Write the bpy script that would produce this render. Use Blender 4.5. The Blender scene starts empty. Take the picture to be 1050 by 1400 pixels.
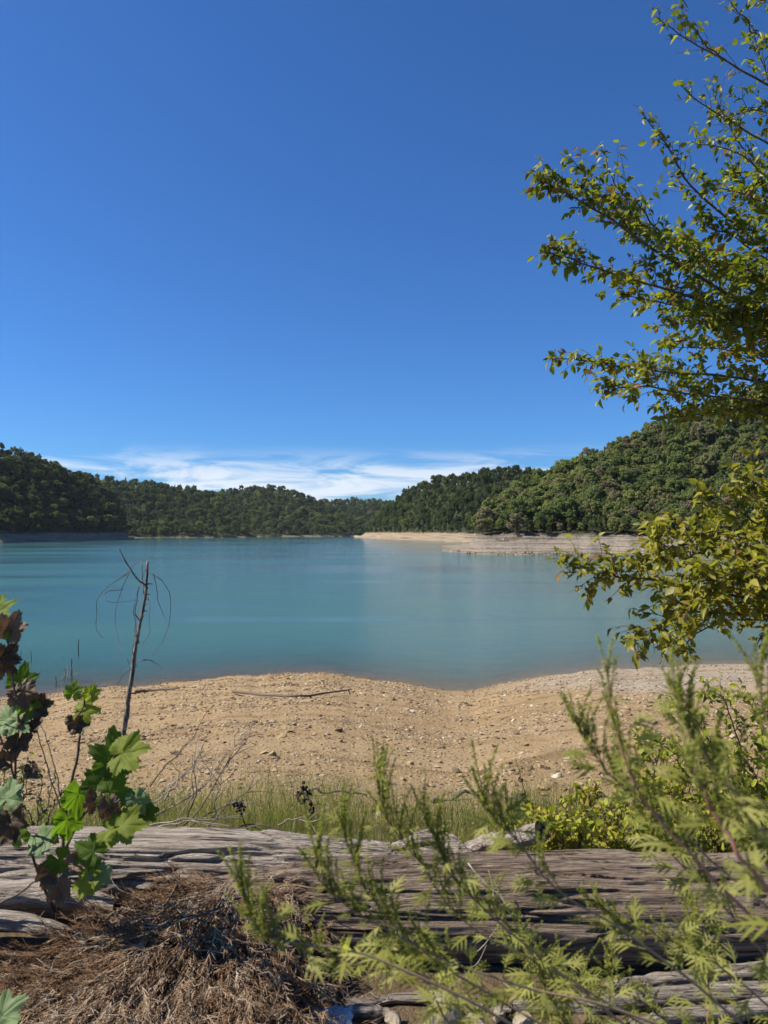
import bpy, math, random
import numpy as np
from mathutils import Vector

# ------------------------------------------------------------------ camera, sky, sun, exposure
sc = bpy.context.scene
COL = sc.collection
rng = np.random.default_rng(11)
random.seed(11)

H = 9.4                    # eye height above the lake
F = 1000.0                 # focal length in photo pixels (1050 x 1400)
HOR = 727.0                # horizon row
PITCH = math.atan((HOR - 700.0) / F)

cam = bpy.data.cameras.new('camera')
cam.sensor_fit = 'AUTO'
cam.sensor_width = 36.0
cam.lens = F / 1400.0 * 36.0
cam.clip_start = 0.05
cam.clip_end = 20000.0
cam.dof.use_dof = True
cam.dof.focus_distance = 9.0
cam.dof.aperture_fstop = 5.2
camo = bpy.data.objects.new('camera', cam)
COL.objects.link(camo)
camo.location = (0, 0, H)
camo.rotation_euler = (math.pi / 2 + PITCH, 0, 0)
sc.camera = camo

SUN_AZ = math.radians(-90)       # from +Y (forward), negative is left
SUN_EL = math.radians(48)
SUN_DIR = Vector((math.sin(SUN_AZ) * math.cos(SUN_EL), math.cos(SUN_AZ) * math.cos(SUN_EL), math.sin(SUN_EL)))

world = bpy.data.worlds.new('World')
sc.world = world
world.use_nodes = True
wn, wl = world.node_tree.nodes, world.node_tree.links
wn.clear()
wout = wn.new('ShaderNodeOutputWorld')
wbg = wn.new('ShaderNodeBackground')
wbg.inputs['Strength'].default_value = 0.072
sky = wn.new('ShaderNodeTexSky')
sky.sky_type = 'NISHITA'
sky.sun_disc = False
sky.sun_elevation = SUN_EL
sky.sun_rotation = SUN_AZ
sky.air_density = 1.0
sky.dust_density = 0.25
sky.ozone_density = 4.0
sky.altitude = 200
# thin cirrus low above the horizon, laid out by direction in the world
tc = wn.new('ShaderNodeTexCoord')
sep = wn.new('ShaderNodeSeparateXYZ')
wl.new(tc.outputs['Generated'], sep.inputs[0])
def wmath(op, a, b=None, c=None, clamp=False):
    n = wn.new('ShaderNodeMath'); n.operation = op; n.use_clamp = clamp
    for i, v in enumerate((a, b, c)):
        if v is None: continue
        if isinstance(v, (int, float)): n.inputs[i].default_value = v
        else: wl.new(v, n.inputs[i])
    return n.outputs[0]
zc = wmath('MAXIMUM', sep.outputs['Z'], 0.0)
mp = wn.new('ShaderNodeMapping')
mp.inputs['Scale'].default_value = (3.6, 3.6, 24.0)
mp.inputs['Location'].default_value = (0.35, 0.1, 0.9)
mp.inputs['Rotation'].default_value = (0.0, math.radians(4), 0.0)
wl.new(tc.outputs['Generated'], mp.inputs[0])
nz = wn.new('ShaderNodeTexNoise')
nz.inputs['Scale'].default_value = 1.7
nz.inputs['Detail'].default_value = 7.0
nz.inputs['Roughness'].default_value = 0.62
nz.inputs['Distortion'].default_value = 0.7
wl.new(mp.outputs[0], nz.inputs['Vector'])
def wramp(inp, pts):
    r = wn.new('ShaderNodeMapRange'); r.interpolation_type = 'SMOOTHSTEP'
    r.inputs['From Min'].default_value, r.inputs['From Max'].default_value = pts[0], pts[1]
    r.inputs['To Min'].default_value, r.inputs['To Max'].default_value = pts[2], pts[3]
    wl.new(inp, r.inputs['Value']); return r.outputs[0]
up = wramp(zc, (0.0, 0.05, 0.55, 1.0))
dn = wramp(zc, (0.070, 0.120, 1.0, 0.0))
mk = wramp(nz.outputs['Fac'], (0.40, 0.62, 0.0, 0.85))
mask = wmath('MULTIPLY', wmath('MULTIPLY', up, dn), mk, clamp=True)
tintn = wn.new('ShaderNodeMix'); tintn.data_type = 'RGBA'; tintn.blend_type = 'MULTIPLY'
tintn.inputs['Factor'].default_value = 1.0
tintn.inputs['B'].default_value = (0.36, 0.70, 1.12, 1)
wl.new(sky.outputs[0], tintn.inputs['A'])
mx = wn.new('ShaderNodeMix'); mx.data_type = 'RGBA'
wl.new(mask, mx.inputs['Factor'])
wl.new(tintn.outputs['Result'], mx.inputs['A'])
mx.inputs['B'].default_value = (7.4, 7.9, 8.6, 1)
wl.new(mx.outputs['Result'], wbg.inputs['Color'])
wl.new(wbg.outputs[0], wout.inputs['Surface'])

sun = bpy.data.lights.new('sun', 'SUN')
sun.energy = 5.0
sun.angle = math.radians(0.53)
sun.color = (1.0, 0.94, 0.84)
suno = bpy.data.objects.new('sun', sun)
COL.objects.link(suno)
suno.rotation_euler = SUN_DIR.to_track_quat('Z', 'Y').to_euler()

sc.view_settings.view_transform = 'Standard'
sc.view_settings.look = 'None'
sc.view_settings.exposure = 0.75
sc.view_settings.gamma = 1.0
sc.view_settings.use_curve_mapping = False
sc.render.engine = 'CYCLES'
sc.cycles.use_denoising = True
sc.cycles.max_bounces = 6
sc.cycles.diffuse_bounces = 3
sc.cycles.glossy_bounces = 2
sc.cycles.transmission_bounces = 4
sc.cycles.transparent_max_bounces = 8
sc.cycles.caustics_reflective = False
sc.cycles.caustics_refractive = False

# ------------------------------------------------------------------ helpers
def P(u, v, y):
    """point at depth y (metres along +Y) seen at photo pixel (u, v)"""
    cx, cy = (u - 525.0) / F, (700.0 - v) / F
    dy = math.cos(PITCH) - cy * math.sin(PITCH)
    dz = math.sin(PITCH) + cy * math.cos(PITCH)
    return np.array([cx * y / dy, y, H + dz * y / dy])

def nrm(a):
    a = np.asarray(a, float)
    return a / np.maximum(np.linalg.norm(a, axis=-1, keepdims=True), 1e-9)

def _h(ix, iy, seed):
    n = (ix.astype(np.int64) * 374761393 + iy.astype(np.int64) * 668265263 + seed * 974634777) & 0xffffffff
    n = ((n ^ (n >> 13)) * 1274126177) & 0xffffffff
    n = (n ^ (n >> 16)) & 0xffffff
    return n / float(0xffffff)

def vnoise(x, y, seed=0, per=None):
    """2-D value noise in -1..1 (per: period in x)"""
    x = np.asarray(x, float); y = np.asarray(y, float)
    x, y = np.broadcast_arrays(x, y)
    x0 = np.floor(x); y0 = np.floor(y)
    fx = x - x0; fy = y - y0
    fx = fx * fx * (3 - 2 * fx); fy = fy * fy * (3 - 2 * fy)
    xa, xb = x0, x0 + 1
    if per: xa, xb = np.mod(xa, per), np.mod(xb, per)
    a = _h(xa, y0, seed); b = _h(xb, y0, seed); c = _h(xa, y0 + 1, seed); d = _h(xb, y0 + 1, seed)
    return ((a * (1 - fx) + b * fx) * (1 - fy) + (c * (1 - fx) + d * fx) * fy) * 2 - 1

def fbm(x, y, seed=0, oct=4, per=None):
    s, a, t = 0, 1.0, 0
    for i in range(oct):
        k = 2 ** i
        s = s + a * vnoise(np.asarray(x) * k, np.asarray(y) * k, seed + i * 17, per * k if per else None)
        t += a; a *= 0.5
    return s / t

class MB:
    """collects vertices and faces and links them as ONE mesh object"""
    def __init__(self):
        self.v, self.q, self.t, self.tint, self.n = [], [], [], [], 0
    def add(self, v, quads=None, tris=None, tint=0.5):
        v = np.asarray(v, float).reshape(-1, 3)
        if quads is not None and len(quads): self.q.append(np.asarray(quads, np.int64) + self.n)
        if tris is not None and len(tris): self.t.append(np.asarray(tris, np.int64) + self.n)
        self.v.append(v)
        tn = np.asarray(tint, float)
        self.tint.append(np.full(len(v), float(tn)) if tn.ndim == 0 else tn)
        self.n += len(v)
    def mesh(self, name, mat, smooth=True):
        me = bpy.data.meshes.new(name)
        v = np.concatenate(self.v) if self.v else np.zeros((0, 3))
        q = np.concatenate(self.q) if self.q else np.zeros((0, 4), np.int64)
        t = np.concatenate(self.t) if self.t else np.zeros((0, 3), np.int64)
        me.vertices.add(len(v)); me.vertices.foreach_set('co', v.ravel())
        loops = np.concatenate([q.ravel(), t.ravel()]).astype(np.int32)
        me.loops.add(len(loops)); me.loops.foreach_set('vertex_index', loops)
        st = np.concatenate([np.arange(len(q)) * 4, len(q) * 4 + np.arange(len(t)) * 3]).astype(np.int32)
        me.polygons.add(len(st)); me.polygons.foreach_set('loop_start', st)
        me.polygons.foreach_set('use_smooth', np.full(len(st), smooth))
        me.update(calc_edges=True)
        a = me.attributes.new('tint', 'FLOAT', 'POINT')
        a.data.foreach_set('value', np.concatenate(self.tint).astype(np.float32) if self.tint else [])
        me.validate()
        if mat: me.materials.append(mat)
        return me
    def obj(self, name, mat, parent=None, smooth=True):
        return link(name, self.mesh(name, mat, smooth), parent)

def link(name, me, parent=None, loc=None, rot=None, scale=None):
    o = bpy.data.objects.new(name, me)
    COL.objects.link(o)
    if loc is not None: o.location = loc
    if rot is not None: o.rotation_euler = rot
    if scale is not None: o.scale = scale if hasattr(scale, '__len__') else (scale,) * 3
    if parent is not None:
        o.parent = parent
        if parent.location.length > 0 and loc is None:      # meshes are written in world coordinates
            o.location = -parent.location
    return o

def tag(o, label=None, cat=None, group=None, kind=None):
    if label: o['label'] = label
    if cat: o['category'] = cat
    if group: o['group'] = group
    if kind: o['kind'] = kind
    return o

def thing(name, loc, label, cat, group=None):
    return tag(link(name, None, None, tuple(float(c) for c in loc)), label, cat, group)

def tube(mb, pts, rad, sides=6, tint=0.5, cap=True, wob=0.0):
    pts = np.asarray(pts, float); n = len(pts)
    rad = np.broadcast_to(np.asarray(rad, float), (n,))
    tg = np.empty_like(pts)
    tg[1:-1] = pts[2:] - pts[:-2]; tg[0] = pts[1] - pts[0]; tg[-1] = pts[-1] - pts[-2]
    tg = nrm(tg)
    ref = np.array([0, 0, 1.0]) if abs(tg[0][2]) < 0.9 else np.array([1.0, 0, 0])
    a = nrm(np.cross(tg, ref)); b = np.cross(tg, a)
    th = np.arange(sides) / sides * 2 * np.pi
    rr = rad[:, None] * (1 + wob * rng.uniform(-1, 1, (n, sides)))
    v = pts[:, None, :] + rr[..., None] * (np.cos(th)[None, :, None] * a[:, None, :] + np.sin(th)[None, :, None] * b[:, None, :])
    i = np.arange(n - 1)[:, None] * sides; j = np.arange(sides)[None, :]; j2 = (j + 1) % sides
    q = np.stack([i + j, i + j2, i + sides + j2, i + sides + j], -1).reshape(-1, 4)
    v = v.reshape(-1, 3); tr = None
    if cap:
        v = np.concatenate([v, pts[:1], pts[-1:]])
        c0, c1 = n * sides, n * sides + 1
        jj = np.arange(sides); k = (jj + 1) % sides
        tr = np.concatenate([np.stack([jj, np.full(sides, c0), k], -1),
                             np.stack([(n - 1) * sides + jj, (n - 1) * sides + k, np.full(sides, c1)], -1)])
    mb.add(v, q, tr, tint)

def spline(ctrl, n):
    c = np.asarray(ctrl, float); m = len(c)
    if m == 2:
        t = np.linspace(0, 1, n)[:, None]; return c[0] * (1 - t) + c[1] * t
    e = np.concatenate([[2 * c[0] - c[1]], c, [2 * c[-1] - c[-2]]])
    t = np.linspace(0, m - 1, n); k = np.minimum(t.astype(int), m - 2); f = (t - k)[:, None]
    p0, p1, p2, p3 = e[k], e[k + 1], e[k + 2], e[k + 3]
    return 0.5 * (2 * p1 + (p2 - p0) * f + (2 * p0 - 5 * p1 + 4 * p2 - p3) * f ** 2 + (3 * p1 - p0 - 3 * p2 + p3) * f ** 3)

def wander(pts, amp, seed):
    n = len(pts); t = np.linspace(0, 1, n)
    w = np.stack([fbm(t * 5, 7.3 * k + seed, seed + k, 3) for k in range(3)], -1)
    return pts + w * amp * np.sin(np.minimum(t * 3, 1) * math.pi / 2)[:, None]

def stamp(mb, tv, tq, tt, pos, d, nml, scale, tint):
    """copies of a small template (x along, y across, z up) into one mesh"""
    pos = np.asarray(pos, float); N = len(pos)
    if N == 0: return
    X = nrm(d); Y = nrm(np.cross(nml, X)); Z = np.cross(X, Y)
    s = np.asarray(scale, float)
    if s.ndim == 0: s = np.full(N, float(s))
    if s.ndim == 1: s = np.stack([s, s, s], -1)
    v = (pos[:, None, :] + tv[None, :, 0:1] * s[:, None, 0:1] * X[:, None, :] + tv[None, :, 1:2] * s[:, None, 1:2] * Y[:, None, :]
         + tv[None, :, 2:3] * s[:, None, 2:3] * Z[:, None, :])
    k = len(tv); off = (np.arange(N) * k)[:, None, None]
    q = (tq[None] + off).reshape(-1, 4) if tq is not None and len(tq) else None
    t = (tt[None] + off).reshape(-1, 3) if tt is not None and len(tt) else None
    tn = np.repeat(np.broadcast_to(np.asarray(tint, float), (N,)), k)
    mb.add(v.reshape(-1, 3), q, t, tn)

def blade_leaf(width=0.42, stations=4, fold=0.10, droop=0.18, peak=0.42):
    """oval pointed leaf: base at 0, tip at x = 1, folded along its midrib"""
    xs = np.linspace(0, 1, stations + 2)[1:-1]
    v = [[0, 0, 0]]
    for x in xs:
        w = width / 2 * (x / peak) ** 0.7 * 1.0 if x < peak else width / 2 * ((1 - x) / (1 - peak)) ** 0.75
        z = -droop * x * x
        v += [[x, w, z + fold * w * 2], [x, 0, z], [x, -w, z + fold * w * 2]]
    v.append([1, 0, -droop])
    q, t = [], [[0, 2, 1], [0, 3, 2]]
    for i in range(stations - 1):
        a = 1 + i * 3; b = a + 3
        q += [[a, a + 1, b + 1, b], [a + 1, a + 2, b + 2, b + 1]]
    a = 1 + (stations - 1) * 3; e = len(v) - 1
    t += [[a, a + 1, e], [a + 1, a + 2, e]]
    return np.array(v, float), np.array(q).reshape(-1, 4), np.array(t)

def rand_dirs(n):
    return nrm(rng.normal(size=(n, 3)))

# ------------------------------------------------------------------ materials
def mat_new(name):
    m = bpy.data.materials.new(name); m.use_nodes = True
    nt = m.node_tree; nt.nodes.clear()
    return m, nt.nodes, nt.links

def ramp(nodes, links, fac, cols):
    r = nodes.new('ShaderNodeValToRGB')
    e = r.color_ramp.elements
    while len(e) < len(cols): e.new(0.5)
    for i, (p, c) in enumerate(cols):
        e[i].position = p; e[i].color = (*c, 1)
    links.new(fac, r.inputs[0]); return r.outputs[0]

def noise(nodes, links, vec, scale, detail=4, rough=0.55, dist=0.0):
    n = nodes.new('ShaderNodeTexNoise')
    n.inputs['Scale'].default_value = scale; n.inputs['Detail'].default_value = detail
    n.inputs['Roughness'].default_value = rough; n.inputs['Distortion'].default_value = dist
    if vec is not None: links.new(vec, n.inputs['Vector'])
    return n.outputs['Fac']

def mapping(nodes, links, vec, scale=(1, 1, 1), rot=(0, 0, 0)):
    m = nodes.new('ShaderNodeMapping')
    m.inputs['Scale'].default_value = scale; m.inputs['Rotation'].default_value = rot
    links.new(vec, m.inputs[0]); return m.outputs[0]

def mixc(nodes, links, fac, a, b, blend='MIX'):
    m = nodes.new('ShaderNodeMix'); m.data_type = 'RGBA'; m.blend_type = blend
    for k, v in (('Factor', fac), ('A', a), ('B', b)):
        if isinstance(v, (int, float)): m.inputs[k].default_value = v
        elif isinstance(v, tuple): m.inputs[k].default_value = (*v, 1)
        else: links.new(v, m.inputs[k])
    return m.outputs['Result']

def mth(nodes, links, op, a, b=0.0, clamp=False):
    n = nodes.new('ShaderNodeMath'); n.operation = op; n.use_clamp = clamp
    for i, v in enumerate((a, b)):
        if isinstance(v, (int, float)): n.inputs[i].default_value = v
        else: links.new(v, n.inputs[i])
    return n.outputs[0]

def bump(nodes, links, h, strength=0.5, dist=0.02):
    b = nodes.new('ShaderNodeBump'); b.inputs['Strength'].default_value = strength
    b.inputs['Distance'].default_value = dist; links.new(h, b.inputs['Height']); return b.outputs[0]

def attr(nodes, name):
    a = nodes.new('ShaderNodeAttribute'); a.attribute_name = name; return a.outputs['Fac']

def leaf_mat(name, cols, trans=0.4, rough=0.45, spec=0.35, by='tint', patch=0.0, scale=60.0, tcol=(1.15, 1.25, 0.5), veins=False):
    m, N, L = mat_new(name)
    if by == 'tint': f = attr(N, 'tint')
    elif by == 'shade':
        an = N.new('ShaderNodeAttribute'); an.attribute_type = 'INSTANCER'; an.attribute_name = 'shade'; f = an.outputs['Fac']
    else: f = N.new('ShaderNodeObjectInfo').outputs['Random']
    tcn = N.new('ShaderNodeTexCoord')
    if patch > 0:
        nn = noise(N, L, tcn.outputs['Object'], scale, 3)
        f = mth(N, L, 'ADD', f, mth(N, L, 'MULTIPLY', mth(N, L, 'SUBTRACT', nn, 0.5), patch), clamp=True)
    c = ramp(N, L, f, cols)
    p = N.new('ShaderNodeBsdfPrincipled')
    L.new(c, p.inputs['Base Color'])
    p.inputs['Roughness'].default_value = rough
    p.inputs['Specular IOR Level'].default_value = spec
    if trans > 0:
        t = N.new('ShaderNodeBsdfTranslucent')
        L.new(mixc(N, L, 1.0, c, tcol, 'MULTIPLY'), t.inputs['Color'])
        ms = N.new('ShaderNodeMixShader'); ms.inputs[0].default_value = trans
        L.new(p.outputs[0], ms.inputs[1]); L.new(t.outputs[0], ms.inputs[2]); out = ms.outputs[0]
    else: out = p.outputs[0]
    o = N.new('ShaderNodeOutputMaterial'); L.new(out, o.inputs['Surface'])
    return m

def solid_mat(name, cols, scale=(1, 1, 1), nscale=8.0, detail=6, rough=0.85, bstr=0.5, bdist=0.01, spec=0.25, tintmix=0.0, dist=0.0, nrough=0.6, fine=0.0):
    """noise-coloured rough material; object coordinates"""
    m, N, L = mat_new(name)
    tcn = N.new('ShaderNodeTexCoord')
    vec = mapping(N, L, tcn.outputs['Object'], scale)
    n1 = noise(N, L, vec, nscale, detail, nrough, dist)
    f = n1
    if tintmix:
        f = mth(N, L, 'ADD', mth(N, L, 'MULTIPLY', n1, 1 - tintmix), mth(N, L, 'MULTIPLY', attr(N, 'tint'), tintmix))
    if fine:
        fs = noise(N, L, mapping(N, L, tcn.outputs['Object'], (scale[0] * 2.2, scale[1] * 4, scale[2] * 4)), nscale, 6, 0.6)
        f = mth(N, L, 'ADD', mth(N, L, 'MULTIPLY', f, 0.55), mth(N, L, 'MULTIPLY', fs, 0.45))
    c = ramp(N, L, f, cols)
    fis = None
    if fine:                                    # long narrow dark lines along the grain, sunk in the bump
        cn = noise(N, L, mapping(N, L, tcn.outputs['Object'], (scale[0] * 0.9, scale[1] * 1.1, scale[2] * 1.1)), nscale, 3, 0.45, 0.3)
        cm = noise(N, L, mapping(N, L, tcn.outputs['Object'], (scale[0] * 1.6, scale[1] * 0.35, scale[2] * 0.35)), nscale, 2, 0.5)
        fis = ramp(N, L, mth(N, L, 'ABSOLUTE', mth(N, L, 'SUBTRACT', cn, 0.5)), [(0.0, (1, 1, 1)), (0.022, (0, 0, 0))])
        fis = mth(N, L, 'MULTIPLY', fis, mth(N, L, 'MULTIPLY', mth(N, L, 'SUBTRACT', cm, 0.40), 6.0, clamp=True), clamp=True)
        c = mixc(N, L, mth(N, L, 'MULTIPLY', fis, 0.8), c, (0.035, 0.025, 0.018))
    p = N.new('ShaderNodeBsdfPrincipled')
    L.new(c, p.inputs['Base Color']); p.inputs['Roughness'].default_value = rough
    p.inputs['Specular IOR Level'].default_value = spec
    hgt = n1
    if fine:
        hgt = mth(N, L, 'SUBTRACT', mth(N, L, 'ADD', n1, mth(N, L, 'MULTIPLY', fs, fine)), mth(N, L, 'MULTIPLY', fis, 0.7))
    if bstr: L.new(bump(N, L, hgt, bstr, bdist), p.inputs['Normal'])
    o = N.new('ShaderNodeOutputMaterial'); L.new(p.outputs[0], o.inputs['Surface'])
    return m

def beach_mat():
    m, N, L = mat_new('beach_ground')
    tcn = N.new('ShaderNodeTexCoord'); ob = tcn.outputs['Object']
    big = noise(N, L, mapping(N, L, ob, (0.10, 0.35, 0.3)), 1.0, 6, 0.6, 0.5)
    mid = noise(N, L, ob, 1.7, 6, 0.65)
    fin = noise(N, L, ob, 22.0, 6, 0.7)
    c1 = ramp(N, L, big, [(0.30, (0.39, 0.255, 0.120)), (0.5, (0.42, 0.30, 0.160)), (0.72, (0.41, 0.315, 0.20))])
    c2 = ramp(N, L, mid, [(0.30, (0.26, 0.18, 0.095)), (0.5, (0.42, 0.30, 0.16)), (0.72, (0.48, 0.38, 0.24))])
    c = mixc(N, L, 0.5, c1, c2)
    c = mixc(N, L, attr(N, 'tint'), c, mixc(N, L, fin, (0.34, 0.29, 0.225), (0.44, 0.38, 0.30)))
    vo = N.new('ShaderNodeTexVoronoi'); vo.inputs['Scale'].default_value = 13.0
    vo.inputs['Randomness'].default_value = 1.0
    L.new(mapping(N, L, ob, (1, 1, 1.0)), vo.inputs['Vector'])
    pebb = ramp(N, L, vo.outputs['Distance'], [(0.0, (1, 1, 1)), (0.42, (0, 0, 0))])
    cellc = ramp(N, L, N.new('ShaderNodeSeparateColor').outputs[0], [(0, (0.2, 0.15, 0.1)), (1, (0.5, 0.42, 0.3))])
    sp = [n for n in N if n.bl_idname == 'ShaderNodeSeparateColor'][0]
    L.new(vo.outputs['Color'], sp.inputs[0])
    pm = mth(N, L, 'MULTIPLY', pebb, mth(N, L, 'GREATER_THAN', sp.outputs[1], 0.45))
    c = mixc(N, L, mth(N, L, 'MULTIPLY', pm, 0.55), c, cellc)
    fine = mixc(N, L, mth(N, L, 'MULTIPLY', fin, 0.9), (0.50, 0.485, 0.465), (1.16, 1.13, 1.08))
    c = mixc(N, L, 1.0, c, fine, 'MULTIPLY')
    sz = N.new('ShaderNodeSeparateXYZ'); L.new(ob, sz.inputs[0])
    cz = N.new('ShaderNodeCombineXYZ'); L.new(mth(N, L, 'MULTIPLY', sz.outputs[0], 0.10), cz.inputs[0]); L.new(mth(N, L, 'MULTIPLY', sz.outputs[2], 4.5), cz.inputs[1])
    wr = noise(N, L, cz.outputs[0], 1.3, 5, 0.6, 0.4)
    c = mixc(N, L, 1.0, c, ramp(N, L, wr, [(0.34, (0.66, 0.62, 0.58)), (0.46, (0.98, 0.96, 0.93)), (0.66, (1.10, 1.10, 1.10))]), 'MULTIPLY')
    # dark leaf litter and soil up at the high-water line, wet mud at the water's edge
    sx = N.new('ShaderNodeSeparateXYZ'); L.new(ob, sx.inputs[0])
    zz = mth(N, L, 'ADD', sx.outputs[2], mth(N, L, 'MULTIPLY', mth(N, L, 'SUBTRACT', mid, 0.5), 0.5))
    mr = N.new('ShaderNodeMapRange'); mr.inputs[1].default_value = 7.15; mr.inputs[2].default_value = 7.75
    L.new(zz, mr.inputs[0])
    lit = ramp(N, L, mid, [(0.3, (0.055, 0.04, 0.026)), (0.6, (0.14, 0.10, 0.06)), (0.8, (0.26, 0.19, 0.11))])
    c = mixc(N, L, mth(N, L, 'MULTIPLY', mr.outputs[0], 0.85), c, lit)
    wet = N.new('ShaderNodeMapRange'); wet.inputs[1].default_value = 0.22; wet.inputs[2].default_value = 0.03
    L.new(zz, wet.inputs[0])
    c = mixc(N, L, wet.outputs[0], c, mixc(N, L, 1.0, c, (0.86, 0.82, 0.78), 'MULTIPLY'))
    p = N.new('ShaderNodeBsdfPrincipled'); L.new(c, p.inputs['Base Color'])
    p.inputs['Roughness'].default_value = 0.92; p.inputs['Specular IOR Level'].default_value = 0.15
    hh = mth(N, L, 'ADD', mth(N, L, 'MULTIPLY', pm, 0.8), mth(N, L, 'ADD', fin, mth(N, L, 'MULTIPLY', mid, 1.5)))
    L.new(bump(N, L, hh, 0.9, 0.06), p.inputs['Normal'])
    o = N.new('ShaderNodeOutputMaterial'); L.new(p.outputs[0], o.inputs['Surface'])
    return m

def bank_mat(name, tan, grey, lo=7.2, hi=9.2):
    """far shore: bare stratified bank below the tree line, forest soil above it"""
    m, N, L = mat_new(name)
    tcn = N.new('ShaderNodeTexCoord'); ob = tcn.outputs['Object']
    st = noise(N, L, mapping(N, L, ob, (0.012, 0.012, 1.1)), 1.6, 6, 0.7, 0.3)
    pt = noise(N, L, ob, 0.09, 6, 0.65)
    fi = noise(N, L, ob, 0.9, 4, 0.7)
    c = mixc(N, L, ramp(N, L, pt, [(0.38, (0, 0, 0)), (0.62, (1, 1, 1))]), tan, grey)
    c = mixc(N, L, 1.0, c, ramp(N, L, st, [(0.36, (0.42, 0.41, 0.40)), (0.47, (0.90, 0.90, 0.90)), (0.64, (1.25, 1.25, 1.25))]), 'MULTIPLY')
    c = mixc(N, L, 1.0, c, ramp(N, L, fi, [(0.3, (0.70, 0.70, 0.70)), (0.7, (1.2, 1.2, 1.2))]), 'MULTIPLY')
    sx = N.new('ShaderNodeSeparateXYZ'); L.new(ob, sx.inputs[0])
    mr = N.new('ShaderNodeMapRange'); mr.inputs[1].default_value = lo; mr.inputs[2].default_value = hi
    L.new(mth(N, L, 'ADD', sx.outputs[2], mth(N, L, 'MULTIPLY', mth(N, L, 'SUBTRACT', pt, 0.5), 5.0)), mr.inputs[0])
    c = mixc(N, L, mr.outputs[0], c, (0.045, 0.05, 0.022))
    p = N.new('ShaderNodeBsdfPrincipled'); L.new(c, p.inputs['Base Color'])
    p.inputs['Roughness'].default_value = 0.95; p.inputs['Specular IOR Level'].default_value = 0.1
    L.new(bump(N, L, mth(N, L, 'ADD', st, mth(N, L, 'MULTIPLY', fi, 0.5)), 1.0, 2.2), p.inputs['Normal'])
    o = N.new('ShaderNodeOutputMaterial'); L.new(p.outputs[0], o.inputs['Surface'])
    return m

def water_mat():
    m, N, L = mat_new('lake_water')
    tcn = N.new('ShaderNodeTexCoord'); ob = tcn.outputs['Object']
    calm = noise(N, L, mapping(N, L, ob, (0.010, 0.030, 1)), 1.0, 5, 0.6, 0.6)
    w1 = noise(N, L, mapping(N, L, ob, (1.35, 1.5, 1)), 2.4, 5, 0.68, 0.5)
    w2 = noise(N, L, mapping(N, L, ob, (0.40, 0.50, 1)), 1.0, 5, 0.62, 0.3)
    hh = mth(N, L, 'ADD', w1, mth(N, L, 'MULTIPLY', w2, 1.5))
    b = N.new('ShaderNodeBump'); b.inputs['Distance'].default_value = 0.11
    L.new(hh, b.inputs['Height'])
    mr = N.new('ShaderNodeMapRange'); mr.inputs[1].default_value = 0.40; mr.inputs[2].default_value = 0.60
    mr.inputs[3].default_value = 0.30; mr.inputs[4].default_value = 1.0
    L.new(calm, mr.inputs[0]); L.new(mr.outputs[0], b.inputs['Strength'])
    body = N.new('ShaderNodeBsdfDiffuse')
    L.new(ramp(N, L, calm, [(0.3, (0.042, 0.124, 0.118)), (0.7, (0.060, 0.154, 0.142))]), body.inputs['Color'])
    tr = N.new('ShaderNodeBsdfTransparent'); tr.inputs['Color'].default_value = (0.93, 0.95, 0.92, 1)
    turb = N.new('ShaderNodeMixShader')
    L.new(attr(N, 'tint'), turb.inputs[0]); L.new(tr.outputs[0], turb.inputs[1]); L.new(body.outputs[0], turb.inputs[2])
    gl = N.new('ShaderNodeBsdfGlossy'); gl.inputs['Roughness'].default_value = 0.05
    gl.inputs['Color'].default_value = (1, 1, 1, 1); L.new(b.outputs[0], gl.inputs['Normal'])
    fr = N.new('ShaderNodeFresnel'); fr.inputs['IOR'].default_value = 1.33; L.new(b.outputs[0], fr.inputs['Normal'])
    ms = N.new('ShaderNodeMixShader')
    L.new(fr.outputs[0], ms.inputs[0]); L.new(turb.outputs[0], ms.inputs[1]); L.new(gl.outputs[0], ms.inputs[2])
    o = N.new('ShaderNodeOutputMaterial'); L.new(ms.outputs[0], o.inputs['Surface'])
    return m

M = {}
M['beach'] = beach_mat()
M['water'] = water_mat()
M['bank_grey'] = bank_mat('grey_bank', (0.34, 0.275, 0.20), (0.27, 0.235, 0.19))
M['bank_tan'] = bank_mat('tan_bank', (0.37, 0.265, 0.165), (0.34, 0.28, 0.205))
M['bank_low'] = bank_mat('low_bank', (0.20, 0.17, 0.12), (0.15, 0.135, 0.11), 1.0, 2.6)
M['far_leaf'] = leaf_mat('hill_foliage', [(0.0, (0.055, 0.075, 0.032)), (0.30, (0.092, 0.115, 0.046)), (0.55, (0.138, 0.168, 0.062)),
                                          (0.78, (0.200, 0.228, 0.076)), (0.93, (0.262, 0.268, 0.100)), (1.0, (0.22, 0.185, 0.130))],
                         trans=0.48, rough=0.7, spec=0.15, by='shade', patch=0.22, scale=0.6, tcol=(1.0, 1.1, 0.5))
M['far_bark'] = solid_mat('hill_bark', [(0.3, (0.07, 0.055, 0.045)), (0.7, (0.16, 0.14, 0.12))], nscale=1.5, bstr=0)
M['tree_leaf'] = leaf_mat('alder_leaf', [(0.0, (0.075, 0.095, 0.016)), (0.45, (0.165, 0.200, 0.022)), (0.75, (0.28, 0.275, 0.030)),
                                         (0.92, (0.25, 0.19, 0.035)), (1.0, (0.24, 0.12, 0.05))], trans=0.50, rough=0.42, spec=0.4, patch=0.2, scale=30)
M['bush_leaf'] = leaf_mat('bush_leaf', [(0.0, (0.085, 0.105, 0.018)), (0.4, (0.21, 0.215, 0.024)), (0.72, (0.34, 0.29, 0.036)),
                                        (0.90, (0.30, 0.19, 0.04)), (1.0, (0.24, 0.10, 0.04))], trans=0.50, rough=0.45, spec=0.35, patch=0.25, scale=30)
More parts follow.
